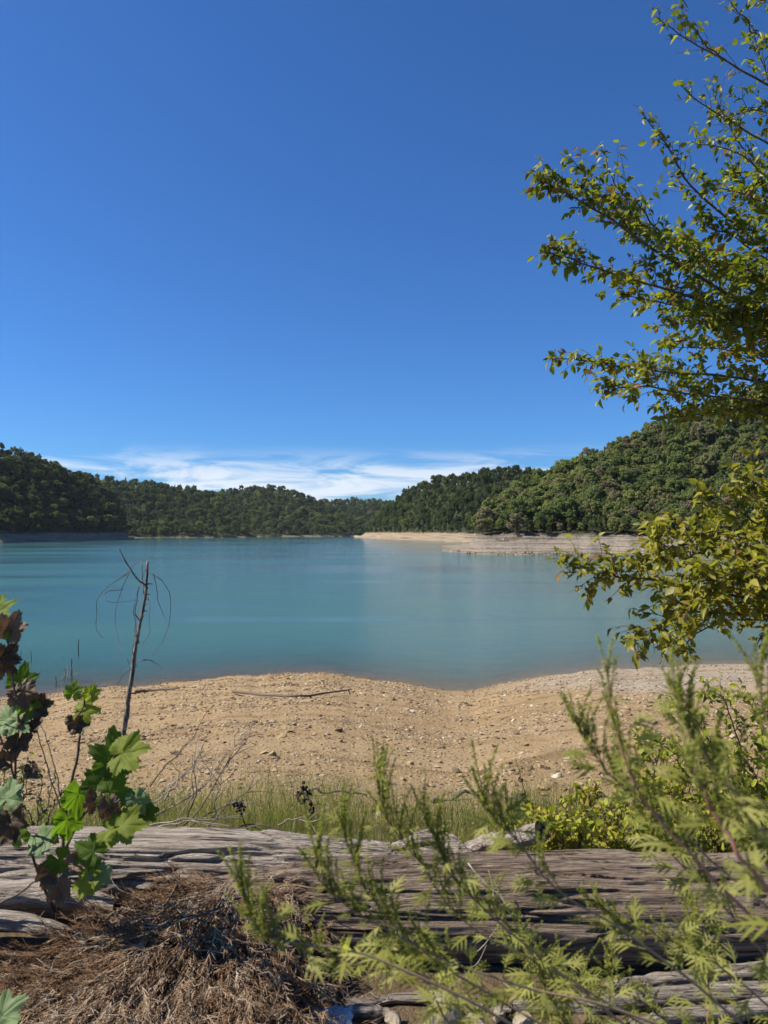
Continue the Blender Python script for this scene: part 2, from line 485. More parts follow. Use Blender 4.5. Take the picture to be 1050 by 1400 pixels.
M['herb_leaf'] = leaf_mat('herb_leaf', [(0.0, (0.085, 0.125, 0.018)), (0.5, (0.24, 0.275, 0.026)), (0.85, (0.40, 0.39, 0.045)), (1.0, (0.30, 0.20, 0.05))],
                          trans=0.45, rough=0.5, spec=0.3, patch=0.2, scale=25)
M['weed'] = leaf_mat('ragweed_green', [(0.0, (0.15, 0.17, 0.036)), (0.5, (0.28, 0.285, 0.064)), (1.0, (0.47, 0.45, 0.16))],
                     trans=0.55, rough=0.6, spec=0.2, patch=0.15, scale=60)
M['weed_stem'] = leaf_mat('ragweed_stem', [(0.0, (0.19, 0.20, 0.075)), (0.5, (0.30, 0.21, 0.13)), (1.0, (0.44, 0.19, 0.145))], trans=0.0, rough=0.6, patch=0.6, scale=9)
M['grass'] = leaf_mat('grass_blades', [(0.0, (0.085, 0.115, 0.022)), (0.45, (0.17, 0.19, 0.040)), (0.75, (0.28, 0.25, 0.085)), (1.0, (0.42, 0.33, 0.17))],
                      trans=0.35, rough=0.6, spec=0.2)
M['syc_green'] = leaf_mat('sycamore_leaf', [(0.0, (0.060, 0.095, 0.018)), (0.5, (0.125, 0.195, 0.022)), (1.0, (0.26, 0.27, 0.035))],
                          trans=0.55, rough=0.6, spec=0.2, patch=0.30, scale=14, tcol=(1.3, 1.5, 0.5))
M['syc_pale'] = leaf_mat('sycamore_pale_leaf', [(0.0, (0.11, 0.17, 0.06)), (1.0, (0.20, 0.26, 0.11))], trans=0.25, rough=0.6, spec=0.25, patch=0.3, scale=14)
M['syc_brown'] = leaf_mat('sycamore_dry_leaf', [(0.0, (0.050, 0.036, 0.022)), (0.5, (0.13, 0.085, 0.048)), (1.0, (0.25, 0.165, 0.095))],
                          trans=0.12, rough=0.6, spec=0.3, patch=0.7, scale=18, tcol=(1.2, 0.9, 0.6))
M['bark'] = solid_mat('bark', [(0.3, (0.035, 0.027, 0.021)), (0.6, (0.085, 0.068, 0.053)), (0.8, (0.15, 0.13, 0.11))], nscale=30, bstr=0.7, bdist=0.01)
M['twig'] = solid_mat('twig_bark', [(0.3, (0.06, 0.043, 0.034)), (0.7, (0.17, 0.13, 0.10))], nscale=40, bstr=0.4, bdist=0.003)
M['dead_twig'] = solid_mat('dead_twig', [(0.3, (0.13, 0.10, 0.075)), (0.7, (0.36, 0.31, 0.25))], nscale=30, bstr=0.4, bdist=0.003)
M['dead_stem'] = solid_mat('dead_stem', [(0.36, (0.035, 0.027, 0.022)), (0.5, (0.15, 0.12, 0.095)), (0.66, (0.34, 0.30, 0.25))], scale=(1, 1, 0.35), nscale=55, bstr=0.7, bdist=0.004)
M['log_grey'] = solid_mat('weathered_log', [(0.36, (0.10, 0.078, 0.06)), (0.48, (0.34, 0.275, 0.215)), (0.62, (0.58, 0.50, 0.41))],  # log wood colours, brown one too, raised to show direct sun
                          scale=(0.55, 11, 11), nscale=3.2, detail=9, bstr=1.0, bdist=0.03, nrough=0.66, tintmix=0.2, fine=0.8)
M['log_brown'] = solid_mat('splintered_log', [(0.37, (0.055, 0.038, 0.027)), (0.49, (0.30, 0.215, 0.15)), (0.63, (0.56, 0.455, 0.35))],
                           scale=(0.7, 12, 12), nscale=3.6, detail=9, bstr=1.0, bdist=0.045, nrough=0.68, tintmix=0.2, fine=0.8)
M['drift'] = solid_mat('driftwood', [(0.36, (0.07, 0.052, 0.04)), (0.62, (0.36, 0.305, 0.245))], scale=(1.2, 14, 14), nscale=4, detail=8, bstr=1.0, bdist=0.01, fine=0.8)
M['cut_end'] = solid_mat('cut_end', [(0.3, (0.045, 0.03, 0.024)), (0.7, (0.13, 0.09, 0.07))], nscale=60, bstr=0.5, bdist=0.004)
M['brush'] = leaf_mat('dead_cedar', [(0.0, (0.095, 0.048, 0.022)), (0.35, (0.21, 0.12, 0.062)), (0.65, (0.33, 0.22, 0.13)), (1.0, (0.50, 0.40, 0.285))],
                      trans=0.12, rough=0.75, spec=0.15, tcol=(1.1, 0.9, 0.6))
M['stone'] = leaf_mat('beach_stone', [(0.0, (0.09, 0.066, 0.046)), (0.3, (0.21, 0.145, 0.082)), (0.75, (0.32, 0.232, 0.132)), (0.93, (0.36, 0.29, 0.195)), (1.0, (0.44, 0.38, 0.29))],
                      trans=0.0, rough=0.9, spec=0.2, by='rand', patch=0.4, scale=2.2)
M['rock'] = solid_mat('limestone', [(0.3, (0.19, 0.15, 0.10)), (0.7, (0.36, 0.30, 0.215))], nscale=14, bstr=0.6, bdist=0.008)

# ------------------------------------------------------------------ the near bank: beach and high-water bench
SH_U = np.array([-1500, -600, -200, 0, 90, 180, 270, 380, 470, 540, 600, 642, 680, 735, 830, 930, 1050, 1300, 1800, 2600], float)
SH_V = np.array([1040, 985, 962, 951, 944, 936, 927, 920.5, 922, 930, 940, 945, 934, 922, 912.5, 908, 905, 898, 890, 888], float)
SH_A = (SH_U - 525) / F
SH_S = H / ((SH_V - HOR) / F)
Z0 = 7.75                                    # ground level at the logs

def shore(a):
    s = np.interp(a, SH_A, SH_S)
    return s + 0.55 * vnoise(a * 24, a * 0 + 3.1, 5) + 0.30 * vnoise(a * 70, a * 0 + 1.7, 6) + 0.14 * vnoise(a * 210, a * 0 + 2.7, 8)

def ground_z(x, y):
    x = np.asarray(x, float); y = np.asarray(y, float)
    a = x / np.maximum(y, 2.0)
    S = shore(a)
    z = Z0 * (S - y) / (S - 3.0)
    z = np.where(y < 3.0, Z0 + 0.02 * (3.0 - y), z)
    z = np.where(y > S, -0.02 - (y - S) * 0.06, z)
    d = np.clip((y - 3.3) / 3.0, 0, 1)
    fade = np.clip((S - y) / 6.0, 0.06, 1)
    z = z + d * fade * (0.10 * fbm(x * 0.25, y * 0.35, 21, 4) + 0.035 * fbm(x * 1.3, y * 1.5, 22, 3))
    # a shallow wash running up the beach from the little cove
    g = (x - (6.2 + (40 - y) * 0.16)) / (1.2 + 0.03 * y)
    z = z - 0.22 * np.exp(-g * g) * np.clip((y - 14) / 14, 0, 1) * fade
    z = z + (0.012 * fbm(x * 5, y * 5, 23, 3)) * np.clip(1.2 - d, 0, 1)
    return z

ys = np.concatenate([np.linspace(-14, 1.5, 12), 1.6 + (np.expm1(np.linspace(0, 1, 340) * 3.2) / np.expm1(3.2)) * 110, [150, 260, 500, 1000, 1800, 2600]])
aa = np.linspace(-1, 1, 401)
aa = np.sign(aa) * (np.abs(aa) * 0.8 + np.abs(aa) ** 3 * 1.6)
YY, AA = np.meshgrid(ys, aa, indexing='ij')
XX = AA * np.maximum(YY, 0) + np.where(AA == 0, 0, AA) * 6.0
ZZ = ground_z(XX, YY)
ZZ = np.where(YY > 105, -6.0, np.maximum(ZZ, -6.0))
nr, na = YY.shape
ii = np.arange(nr - 1)[:, None] * na; jj = np.arange(na - 1)[None]
gq = np.stack([ii + jj, ii + jj + 1, ii + na + jj + 1, ii + na + jj], -1).reshape(-1, 4)
grey = np.clip((XX - 5.0 - 0.6 * vnoise(XX * 0.3, YY * 0.3, 31)) / 4, 0, 1) * np.clip((YY - 15) / 9, 0, 1) * np.clip(0.85 + 0.6 * fbm(XX * 0.12, YY * 0.3, 33, 3), 0, 1)
mb = MB(); mb.add(np.stack([XX, YY, ZZ], -1), gq, None, grey.ravel())
beach = mb.obj('beach', M['beach']); tag(beach, kind='structure')

# ------------------------------------------------------------------ the lake
wy = np.concatenate([30 + np.linspace(0, 1, 130) ** 1.2 * 60, 90 + (np.linspace(0, 1, 60)[1:] ** 3) * 2500])
wa = np.linspace(-1.9, 1.9, 381)
WY, WA = np.meshgrid(wy, wa, indexing='ij')
WX = WA * WY
dep = np.where(WY > shore(WA), (WY - shore(WA)) * 0.15, 0.0)
turb = 1 - np.exp(-dep * 0.95)
nr, na = WY.shape
ii = np.arange(nr - 1)[:, None] * na; jj = np.arange(na - 1)[None]
wq = np.stack([ii + jj, ii + jj + 1, ii + na + jj + 1, ii + na + jj], -1).reshape(-1, 4)
mb = MB(); mb.add(np.stack([WX, WY, np.zeros_like(WX)], -1), wq, None, np.clip(turb, 0, 1).ravel())
tag(mb.obj('lake_water', M['water']), kind='structure')

# ------------------------------------------------------------------ hills across the lake
TREES = []      # x, y, z, size, hill key, in-front flag

def hill(name, key, cu, cwl, cwidth, ccrest, treeh, mat, bank_w, cf=0.6, du=4.0, spacing=6.5, zb=8.0, ledge=0.0, seed=1, size=1.0):
    cu = np.array(cu, float)
    us = np.arange(cu[0], cu[-1] + 0.1, du)
    wl = np.interp(us, cu, cwl); wid = np.interp(us, cu, cwidth); cr = np.interp(us, cu, ccrest)
    Ds = H / ((wl - HOR) / F)
    a = (us - 525) / F
    Ds = Ds + np.minimum(Ds * 0.015, wid * 0.2) * fbm(us / 26.0, us * 0 + seed, seed, 4)
    Dc = Ds + cf * wid
    zcr = H + (HOR - cr) / F * Dc - treeh + 0.0045 * Dc
    def height(i_us, d):
        """d: metres inland from the front shore, array; i_us indexes columns"""
        w = wid[i_us]; zc_ = np.maximum(zcr[i_us], 2.5)
        bw = np.minimum(bank_w, 0.35 * w)
        zbb = np.minimum(zb, zc_)
        f = np.clip((d - bw) / np.maximum(cf * w - bw, 1), 0, 1)
        z = np.where(d < bw, zbb * d / bw, zbb + (zc_ - zbb) * (0.55 * f + 0.45 * f * f * (3 - 2 * f)))
        g = np.clip((d - cf * w) / ((1 - cf) * w), 0, 1)
        z = np.where(d > cf * w, zc_ * (1 - g * g * (3 - 2 * g)) - 2 * g, z)
        return z
    ts = np.concatenate([[-0.10, -0.04], np.linspace(0, 1, 60) ** 1.5])
    I, T = np.meshgrid(np.arange(len(us)), ts, indexing='ij')
    d = T * wid[I]
    y = Ds[I] + d; x = a[I] * y
    z = height(I, d)
    rel = np.clip(d / 25, 0, 1) * np.clip(z / 8, 0, 1)
    z = z + rel * (2.5 * fbm(x / 45, y / 45, seed + 40, 3)) + np.clip(d / 6, 0, 1) * 0.5 * fbm(x / 6, y / 6, seed + 50, 3)
    if ledge:
        zz = z + 0.6 * fbm(x / 20, y / 20, seed + 60, 2)
        st = np.floor(zz / ledge) * ledge + ledge * np.clip((zz / ledge - np.floor(zz / ledge)) * 3 - 1.0, 0, 1)
        z = np.where((z < 8.5) & (d > 0), z * 0.35 + st * 0.65, z)
    z = np.where(T < 0, -3, z)
    ni, nj = I.shape
    ii = np.arange(ni - 1)[:, None] * nj; jj = np.arange(nj - 1)[None]
    q = np.stack([ii + jj, ii + nj + jj, ii + nj + jj + 1, ii + jj + 1], -1).reshape(-1, 4)
    mb = MB(); mb.add(np.stack([x, y, z], -1), q)
    o = mb.obj(name, mat); tag(o, kind='structure')
    # tree positions: jittered along columns and inland
    for k in range(len(us)):
        pass
    dd = 0.0
    uu = us[0]
    umin, umax = us[0], us[-1]
    rows = np.arange(0, 1.0, 0.001)
    maxw = wid.max()
    r = 0.0
    while r < maxw:
        u = umin + rng.uniform(0, 3)
        while u < umax:
            i = int(np.clip((u - umin) / du, 0, len(us) - 2)); fr = (u - umin) / du - i
            W = wid[i] * (1 - fr) + wid[i + 1] * fr
            D0 = Ds[i] * (1 - fr) + Ds[i + 1] * fr
            dj = r + rng.uniform(-0.5, 0.5) * spacing
            if 0 < dj < W * (cf + 0.22):
                zt = float(height(np.array([i]), np.array([dj]))[0])
                yy = D0 + dj; xx = (u - 525) / F * yy
                zt += 2.5 * float(fbm(np.array([xx / 45]), np.array([yy / 45]), seed + 40, 3)[0]) * min(1, dj / 25)
                if zt > zb - 0.9 + rng.uniform(-0.4, 0.8):
                    back = dj > W * (cf + 0.06)
                    edge = 0.8 if zt < zb + 1.5 else 1.0
                    TREES.append((xx, yy, zt - 0.4, size * edge * float(rng.choice([rng.uniform(0.55, 0.85), rng.uniform(0.8, 1.2), rng.uniform(1.1, 1.45)], p=[.3, .5, .2])), key, back, u))
            u += spacing / (D0 + r) * F * rng.uniform(0.8, 1.2)
        r += spacing * 0.95

hill('right_hill', 'right', [604, 614, 628, 645, 660, 700, 740, 800, 880, 930, 1050, 1250, 1500], [752.5, 754, 755.5, 757, 757.5, 758, 758, 758.5, 759, 759, 760, 764, 772],
     [12, 34, 66, 110, 150, 215, 240, 260, 280, 290, 300, 310, 320], [736, 731, 729, 716, 697, 664, 648, 618, 588, 563, 528, 500, 480], 11.5, M['bank_grey'], 36, ledge=1.5, spacing=4.9, seed=3, size=0.80)
hill('middle_hill', 'middle', [484, 492, 500, 512, 530, 560, 600, 640, 690, 740, 800], [734.2, 734.8, 735.5, 736.2, 737, 738.2, 739.8, 741.5, 742, 742.5, 743.5],
     [10, 60, 140, 220, 280, 320, 320, 320, 320, 320, 320], [731, 728, 722, 704, 690, 667, 655, 648, 638, 644, 646], 13, M['bank_tan'], 60, ledge=1.0, spacing=6.6, seed=7, size=0.90)
hill('left_hill', 'left', [-420, -100, 0, 40, 60, 100, 130, 150, 166, 178, 186], [755, 745, 742.6, 741.4, 741, 740, 739.3, 738.8, 738.3, 737.9, 737.5],
     [300, 280, 260, 250, 250, 240, 220, 180, 110, 30, 8], [570, 598, 613, 622, 629, 647, 660, 678, 705, 733, 736], 13, M['bank_grey'], 15, spacing=6.6, zb=8.0, ledge=1.4, seed=11, size=0.95)
hill('left_far_hill', 'leftfar', [96, 130, 160, 200, 250, 290, 315, 330, 340], [736, 735.7, 735.4, 735.2, 735, 734.9, 734.8, 734.7, 734.6],
     [350, 350, 350, 350, 350, 350, 280, 120, 20], [650, 654, 658, 662, 669, 676, 688, 708, 730], 14, M['bank_low'], 7, zb=1.8, spacing=9.0, seed=13, size=1.15)
hill('back_hill', 'back', [220, 260, 290, 330, 370, 400, 430, 460, 490, 500], [734.0, 733.9, 733.8, 733.7, 733.6, 733.6, 733.5, 733.4, 733.3, 733.2],
     [500, 500, 500, 500, 500, 500, 460, 380, 160, 20], [674, 676, 677, 672, 669, 675, 688, 702, 718, 730], 15, M['bank_low'], 8, zb=1.8, spacing=11.0, seed=17, size=1.3)
hill('farthest_hill', 'far', [380, 410, 440, 480, 510, 535, 570, 620], [732.3] * 8, [520] * 8, [693, 691, 689, 686, 687, 691, 695, 699], 16, M['bank_low'], 8, zb=1.8, spacing=12.5, seed=19, size=1.4)

# ------------------------------------------------------------------ hill trees: shared crown and trunk shapes
def crown_mesh(name, seed, wide, tall, nclump, per, card, sparse=False, conic=False):
    r = np.random.default_rng(seed)
    mb = MB(); tv = np.array([[-0.5, -0.35, 0], [0.5, -0.45, 0.08], [0.55, 0.4, 0], [-0.45, 0.5, 0.1]], float)
    tq = np.array([[0, 1, 2, 3]])
    for k in range(nclump):
        d = nrm(r.normal(size=3)); 
        if d[2] < -0.45: d[2] = -d[2]
        rad = r.uniform(0.45, 1.0) ** 0.6
        if conic:
            h = r.uniform(0, 1) ** 1.3; ang = r.uniform(0, 2 * np.pi); ww = (1 - h) * r.uniform(0.5, 1)
            c = np.array([math.cos(ang) * wide * ww, math.sin(ang) * wide * ww, tall * (0.16 + 0.84 * h)]); cr = wide * (0.18 + 0.22 * (1 - h))
        else:
            c = np.array([d[0] * wide * rad, d[1] * wide * rad, tall * 0.56 + d[2] * tall * 0.42 * rad]); cr = wide * r.uniform(0.24, 0.42)
        n = int(per * r.uniform(0.7, 1.3))
        dirs = nrm(r.normal(size=(n, 3)) + np.array([0, 0, 0.35]))
        rr = cr * r.uniform(0.55 if not sparse else 0.2, 1.05, n)[:, None]
        pos = c + dirs * rr * np.array([1, 1, 0.8])
        nm = nrm(dirs + r.normal(size=(n, 3)) * 0.45)
        al = nrm(np.cross(nm, r.normal(size=(n, 3))))
        stamp(mb, tv, tq, None, pos, al, nm, card * r.uniform(0.6, 1.3, n), 0.5)
    return mb.mesh(name, M['far_leaf'], smooth=False)

def trunk_mesh(name, seed, wide, tall):
    r = np.random.default_rng(seed); mb = MB()
    top = np.array([r.normal() * 0.4, r.normal() * 0.4, tall * 0.8])
    p = wander(spline([np.zeros(3) - [0, 0, 0.5], [0.1, 0, tall * 0.3], top], 8), 0.25, seed)
    tube(mb, p, np.linspace(0.24, 0.05, 8), 6)
    for k in range(7):
        t = r.uniform(0.3, 0.9); b = p[int(t * 7)]
        e = b + np.array([r.normal() * wide * 0.5, r.normal() * wide * 0.5, tall * 0.16 * r.uniform(0.5, 1.3)])
        tube(mb, spline([b, (b + e) / 2 + [0, 0, -0.2], e], 5), np.linspace(0.10, 0.03, 5), 4)
    return mb.mesh(name, M['far_bark'])

SPEC = [(3.6, 12.5, 30, 46, 0.62, False, False), (4.4, 12.0, 34, 46, 0.66, False, False), (3.2, 14.0, 30, 46, 0.60, False, False),
        (4.0, 13.0, 36, 42, 0.60, False, False), (3.0, 11.0, 24, 44, 0.58, False, False), (3.4, 11.5, 26, 30, 0.48, True, False), (2.2, 11.5, 44, 24, 0.55, False, True)]
CROWN = [crown_mesh('crown', 100 + i, *s) for i, s in enumerate(SPEC)]
TRUNK = [trunk_mesh('trunk', 200 + i, s[0], s[1]) for i, s in enumerate(SPEC)]
KINDP = [0.19, 0.17, 0.16, 0.17, 0.12, 0.13, 0.06]

LAB = {
    ('right', 0): ('leafy tree along the foot of the sunlit hill', 'trees along the foot of the sunlit hill'),
    ('right', 1): ('leafy tree part way up the sunlit hill', 'trees part way up the sunlit hill'),
    ('right', 2): ('leafy tree near the skyline of the sunlit hill', 'trees high on the sunlit hill'),
    ('middle', 0): ('leafy tree on the rounded hill behind the tan sand spit', 'trees on the hill behind the sand spit'),
    ('left', 0): ('dark leafy tree low on the shaded hill at the far left shore', 'trees low on the shaded hill'),
    ('left', 1): ('dark leafy tree higher on the shaded hill at the far left', 'trees higher on the shaded hill')}
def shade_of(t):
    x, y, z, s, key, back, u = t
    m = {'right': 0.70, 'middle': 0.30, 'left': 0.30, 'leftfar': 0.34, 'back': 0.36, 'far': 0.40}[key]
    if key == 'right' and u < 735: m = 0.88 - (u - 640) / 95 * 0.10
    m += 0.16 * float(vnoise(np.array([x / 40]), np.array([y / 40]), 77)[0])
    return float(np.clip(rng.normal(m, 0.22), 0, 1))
cand = []
for i, t in enumerate(TREES):
    x, y, z, s, key, back, u = t
    if key in ('right', 'middle', 'left') and not back and -5 < u < 1045:
        if key == 'right' and u > 900 and z < 26: continue            # hidden behind the near bush
        cand.append((s / y * (1.0 if key == 'right' else 1.25), i))
cand.sort(reverse=True)
chosen = set(i for _, i in cand[:300])
first_crowns = {}
for i in sorted(chosen):
    x, y, z, s, key, back, u = TREES[i]
    sh = shade_of(TREES[i])
    k = int(rng.choice(len(SPEC), p=KINDP))
    if len(first_crowns) < len(SPEC): k = [q for q in range(len(SPEC)) if q not in first_crowns][0]
    band = 0
    if key == 'right': band = 0 if z < 12 else (1 if z < 34 else 2)
    if key == 'left': band = 0 if z < 32 else 1
    lab, grp = LAB[(key, band)]
    tone = 'dark green' if sh < 0.36 else 'mid-green' if sh < 0.62 else 'olive' if sh < 0.96 else 'brown-tinged'
    lab = lab.replace('dark leafy', tone).replace('leafy', tone); grp = tone + ' ' + grp
    if key == 'right':
        third = 'towards its tip' if u < 720 else 'across its middle' if u < 850 else 'towards its steep end'
        lab = lab + ', ' + third; grp = grp + ', ' + third
    root = thing('hillside_tree', (x, y, z), lab, 'tree', grp)
    root.scale = (s, s, s * float(rng.uniform(0.9, 1.12)))
    root.rotation_euler = (0, 0, float(rng.uniform(0, 6.28)))
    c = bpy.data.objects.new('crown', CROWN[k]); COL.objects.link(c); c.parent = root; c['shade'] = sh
    t = bpy.data.objects.new('trunk', TRUNK[k]); COL.objects.link(t); t.parent = root
    first_crowns.setdefault(k, c)

def scatter_object(name, pts, size, rot, idx, sources, shade=None):
    """one 'stuff' object: many small copies of the source shapes on points"""
    me = bpy.data.meshes.new(name)
    me.from_pydata([tuple(p) for p in pts], [], [])
    for nm, ty, val in (('size', 'FLOAT', size), ('kind_index', 'INT', idx)):
        a = me.attributes.new(nm, ty, 'POINT'); a.data.foreach_set('value', val)
    if shade is not None:
        a = me.attributes.new('shade', 'FLOAT', 'POINT'); a.data.foreach_set('value', np.asarray(shade, np.float32))
    a = me.attributes.new('turn', 'FLOAT_VECTOR', 'POINT'); a.data.foreach_set('vector', np.asarray(rot, np.float32).ravel())
    o = link(name, me)
    ng = bpy.data.node_groups.new(name, 'GeometryNodeTree')
    ng.interface.new_socket('Geometry', in_out='INPUT', socket_type='NodeSocketGeometry')
    ng.interface.new_socket('Geometry', in_out='OUTPUT', socket_type='NodeSocketGeometry')
    N, L = ng.nodes, ng.links
    gi, go = N.new('NodeGroupInput'), N.new('NodeGroupOutput')
    jn = N.new('GeometryNodeJoinGeometry')
    for s in sources:
        oi = N.new('GeometryNodeObjectInfo'); oi.transform_space = 'ORIGINAL'
        oi.inputs['Object'].default_value = s; oi.inputs['As Instance'].default_value = True
        L.new(oi.outputs['Geometry'], jn.inputs[0])
    ip = N.new('GeometryNodeInstanceOnPoints'); ip.inputs['Pick Instance'].default_value = True
    def na_(nm, ty):
        n = N.new('GeometryNodeInputNamedAttribute'); n.data_type = ty; n.inputs['Name'].default_value = nm
        return n.outputs['Attribute']
    L.new(gi.outputs[0], ip.inputs['Points']); L.new(jn.outputs[0], ip.inputs['Instance'])
    L.new(na_('kind_index', 'INT'), ip.inputs['Instance Index'])
    L.new(na_('turn', 'FLOAT_VECTOR'), ip.inputs['Rotation'])
    L.new(na_('size', 'FLOAT'), ip.inputs['Scale'])
    L.new(ip.outputs[0], go.inputs[0])
    md = o.modifiers.new('scatter', 'NODES'); md.node_group = ng
    return o

rest = [t for i, t in enumerate(TREES) if i not in chosen]
n = len(rest)
rot = np.zeros((n, 3)); rot[:, 2] = rng.uniform(0, 6.28, n)
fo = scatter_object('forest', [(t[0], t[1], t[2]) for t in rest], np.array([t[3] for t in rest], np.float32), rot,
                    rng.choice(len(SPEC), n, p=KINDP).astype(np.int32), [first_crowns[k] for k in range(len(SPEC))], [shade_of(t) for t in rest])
tag(fo, 'dense mixed woodland covering the hills around the lake', 'woodland', kind='stuff')


# ------------------------------------------------------------------ the air over the lake
mb = MB(); hx, y0_, y1_, z0_, z1_ = 7000.0, -40.0, 2700.0, -7.2, 190.0
mb.add([[-hx, y0_, z0_], [hx, y0_, z0_], [hx, y1_, z0_], [-hx, y1_, z0_], [-hx, y0_, z1_], [hx, y0_, z1_], [hx, y1_, z1_], [-hx, y1_, z1_]],
       [[0, 3, 2, 1], [4, 5, 6, 7], [0, 1, 5, 4], [1, 2, 6, 5], [2, 3, 7, 6], [3, 0, 4, 7]])
hm, HN, HL = mat_new('haze')
pv = HN.new('ShaderNodeVolumePrincipled'); pv.inputs['Color'].default_value = (0.80, 0.90, 1.0, 1); pv.inputs['Density'].default_value = 0.000024; pv.inputs['Anisotropy'].default_value = 0.2
ho = HN.new('ShaderNodeOutputMaterial'); HL.new(pv.outputs[0], ho.inputs['Volume'])
hz = mb.obj('haze', hm, smooth=False); tag(hz, 'thin pale blue haze over the lake and hills', 'haze', kind='stuff')

# ------------------------------------------------------------------ stones on the beach
def stone_mesh(name, seed, flat=0.6):
    import bmesh
    r = np.random.default_rng(seed)
    bm = bmesh.new(); bmesh.ops.create_icosphere(bm, subdivisions=2, radius=1.0)
    v = np.array([p.co[:] for p in bm.verts])
    cuts = nrm(r.normal(size=(9, 3)))
    for c in cuts:                                   # flatten sides so it reads as a broken stone
        d = v @ c; lim = r.uniform(0.38, 0.75)
        v = v - np.maximum(d - lim, 0)[:, None] * c
    v = v * np.array([1.0, r.uniform(0.6, 0.95), flat * r.uniform(0.7, 1.1)])
    v += r.normal(size=v.shape) * 0.02
    for p, co in zip(bm.verts, v): p.co = co
    me = bpy.data.meshes.new(name); bm.to_mesh(me); bm.free()
    me.materials.append(M['stone'])
    return me
STONES = [stone_mesh('stone', 300 + i, 0.45 + 0.06 * (i % 4)) for i in range(8)]

cand = []
N_ST = 110000
yy = 5.2 + (rng.uniform(0, 1, N_ST) ** 1.7) * 44
ax = rng.uniform(-0.66, 0.70, N_ST)
xx = ax * yy
S_ = shore(ax)
ok = yy < S_ + 1.5 * rng.uniform(0, 1, N_ST) ** 2
# stones lie in drifts and in bands along old water lines
lev = ground_z(xx, yy)
band = 0.5 + 0.5 * np.sin(lev * 6.5 + 1.4 * fbm(xx * 0.2, yy * 0.2, 41, 3))
drift = fbm(xx * 0.35, yy * 0.35, 42, 4)
ok &= rng.uniform(0, 1, N_ST) < np.clip(0.28 + 0.45 * band + 1.0 * drift, 0.08, 1)
smooth_right = np.clip((xx - 7) / 6, 0, 1) * np.clip((yy - 16) / 8, 0, 1)
ok &= rng.uniform(0, 1, N_ST) > smooth_right * 0.72
xx, yy, lev, S_ = xx[ok], yy[ok], lev[ok], S_[ok]
ss = (0.0048 + 0.00088 * yy) * np.exp(rng.normal(0, 0.58, len(xx)))
ss = np.minimum(ss, 0.10)
hand = [(463, 1000, .11), (330, 1012, .09), (520, 1002, .07), (385, 1008, .12), (605, 1030, .09), (430, 1045, .06), (720, 1020, .07), (700, 1075, .09), (590, 1075, .07),
        (760, 1062, .09), (745, 1080, .10), (1010, 932, .12), (900, 955, .10), (965, 930, .09), (640, 1055, .07), (360, 1030, .08), (790, 1075, .08), (820, 1090, .08), (560, 1045, .08)]
def ground_hit(u, v):
    lo, hi = 3.2, 60.0
    for _ in range(40):
        m = (lo + hi) / 2; p = P(u, v, m)
        if p[2] > float(ground_z(p[0], p[1])): lo = m
        else: hi = m
    return P(u, v, lo)
vis = np.abs(xx / yy + 0.0) < 0.53
score = np.where(vis, ss / yy, 0)
order = np.argsort(-score)
big = order[:270]
def put_stone(x, y, z, s, label, grp):
    o = link('stone', STONES[int(rng.integers(len(STONES)))], None, (float(x), float(y), float(z)), (float(rng.normal(0, .2)), float(rng.normal(0, .2)), float(rng.uniform(0, 6.28))), float(s))
    tag(o, label, 'stone', grp); return o
ST_LAB = ['dark-sided angular stone, largest in the middle of the beach', 'flat stone on the beach nearest the bare twigs', None, 'broad flat stone below the long driftwood stick', None, 'stone just above the black seed pods', None, None, None, None, None,
          'dark stone out on the pale sand by the water', None, 'stone alone on the pale smooth sand', None, None, None, 'largest stone at the edge of the grass before the ragweed pair', None]
named = []
for (u, v, s) in hand:
    s = s * 0.8; p = ground_hit(u, v)
    named.append(put_stone(p[0], p[1], p[2] + s * 0.15, s, ST_LAB[len(named)] or 'larger angular stone standing out from the gravel on the tan beach', 'larger stones on the beach'))
for i in big:
    near = yy[i] < 9
    put_stone(xx[i], yy[i], lev[i] + ss[i] * 0.15, ss[i], 'small pale stone near the grass at the top of the beach' if near else 'small tan stone lying out on the open gravel beach',
              'small stones near the grass' if near else 'small stones on the open beach')
sm = order[270:]
r3 = rng.normal(0, 0.25, (len(sm), 3)); r3[:, 2] = rng.uniform(0, 6.28, len(sm))
gv = scatter_object('gravel', np.stack([xx[sm], yy[sm], lev[sm] + ss[sm] * 0.1], -1), ss[sm].astype(np.float32), r3, rng.integers(0, 8, len(sm)).astype(np.int32), named[:8])
tag(gv, 'loose tan gravel and small stones strewn over the beach', 'gravel', kind='stuff')

# pale stones along the water line of the far right bank
pts = []
for k in range(420):
    u = rng.uniform(608, 900); dl = H / ((np.interp(u, [604, 628, 645, 700, 900], [752.5, 755.5, 757, 758, 759]) - HOR) / F)
    d = dl + rng.uniform(0, 5); pts.append(((u - 525) / F * d, d, rng.uniform(0.0, 0.9)))
r3 = rng.normal(0, 0.25, (len(pts), 3)); r3[:, 2] = rng.uniform(0, 6.28, len(pts))
rr = scatter_object('shore_rubble', pts, rng.uniform(0.15, 0.6, len(pts)).astype(np.float32), r3, rng.integers(0, 8, len(pts)).astype(np.int32), named[:8])
tag(rr, 'pale broken rocks strewn along the foot of the far grey bank', 'rubble', kind='stuff')

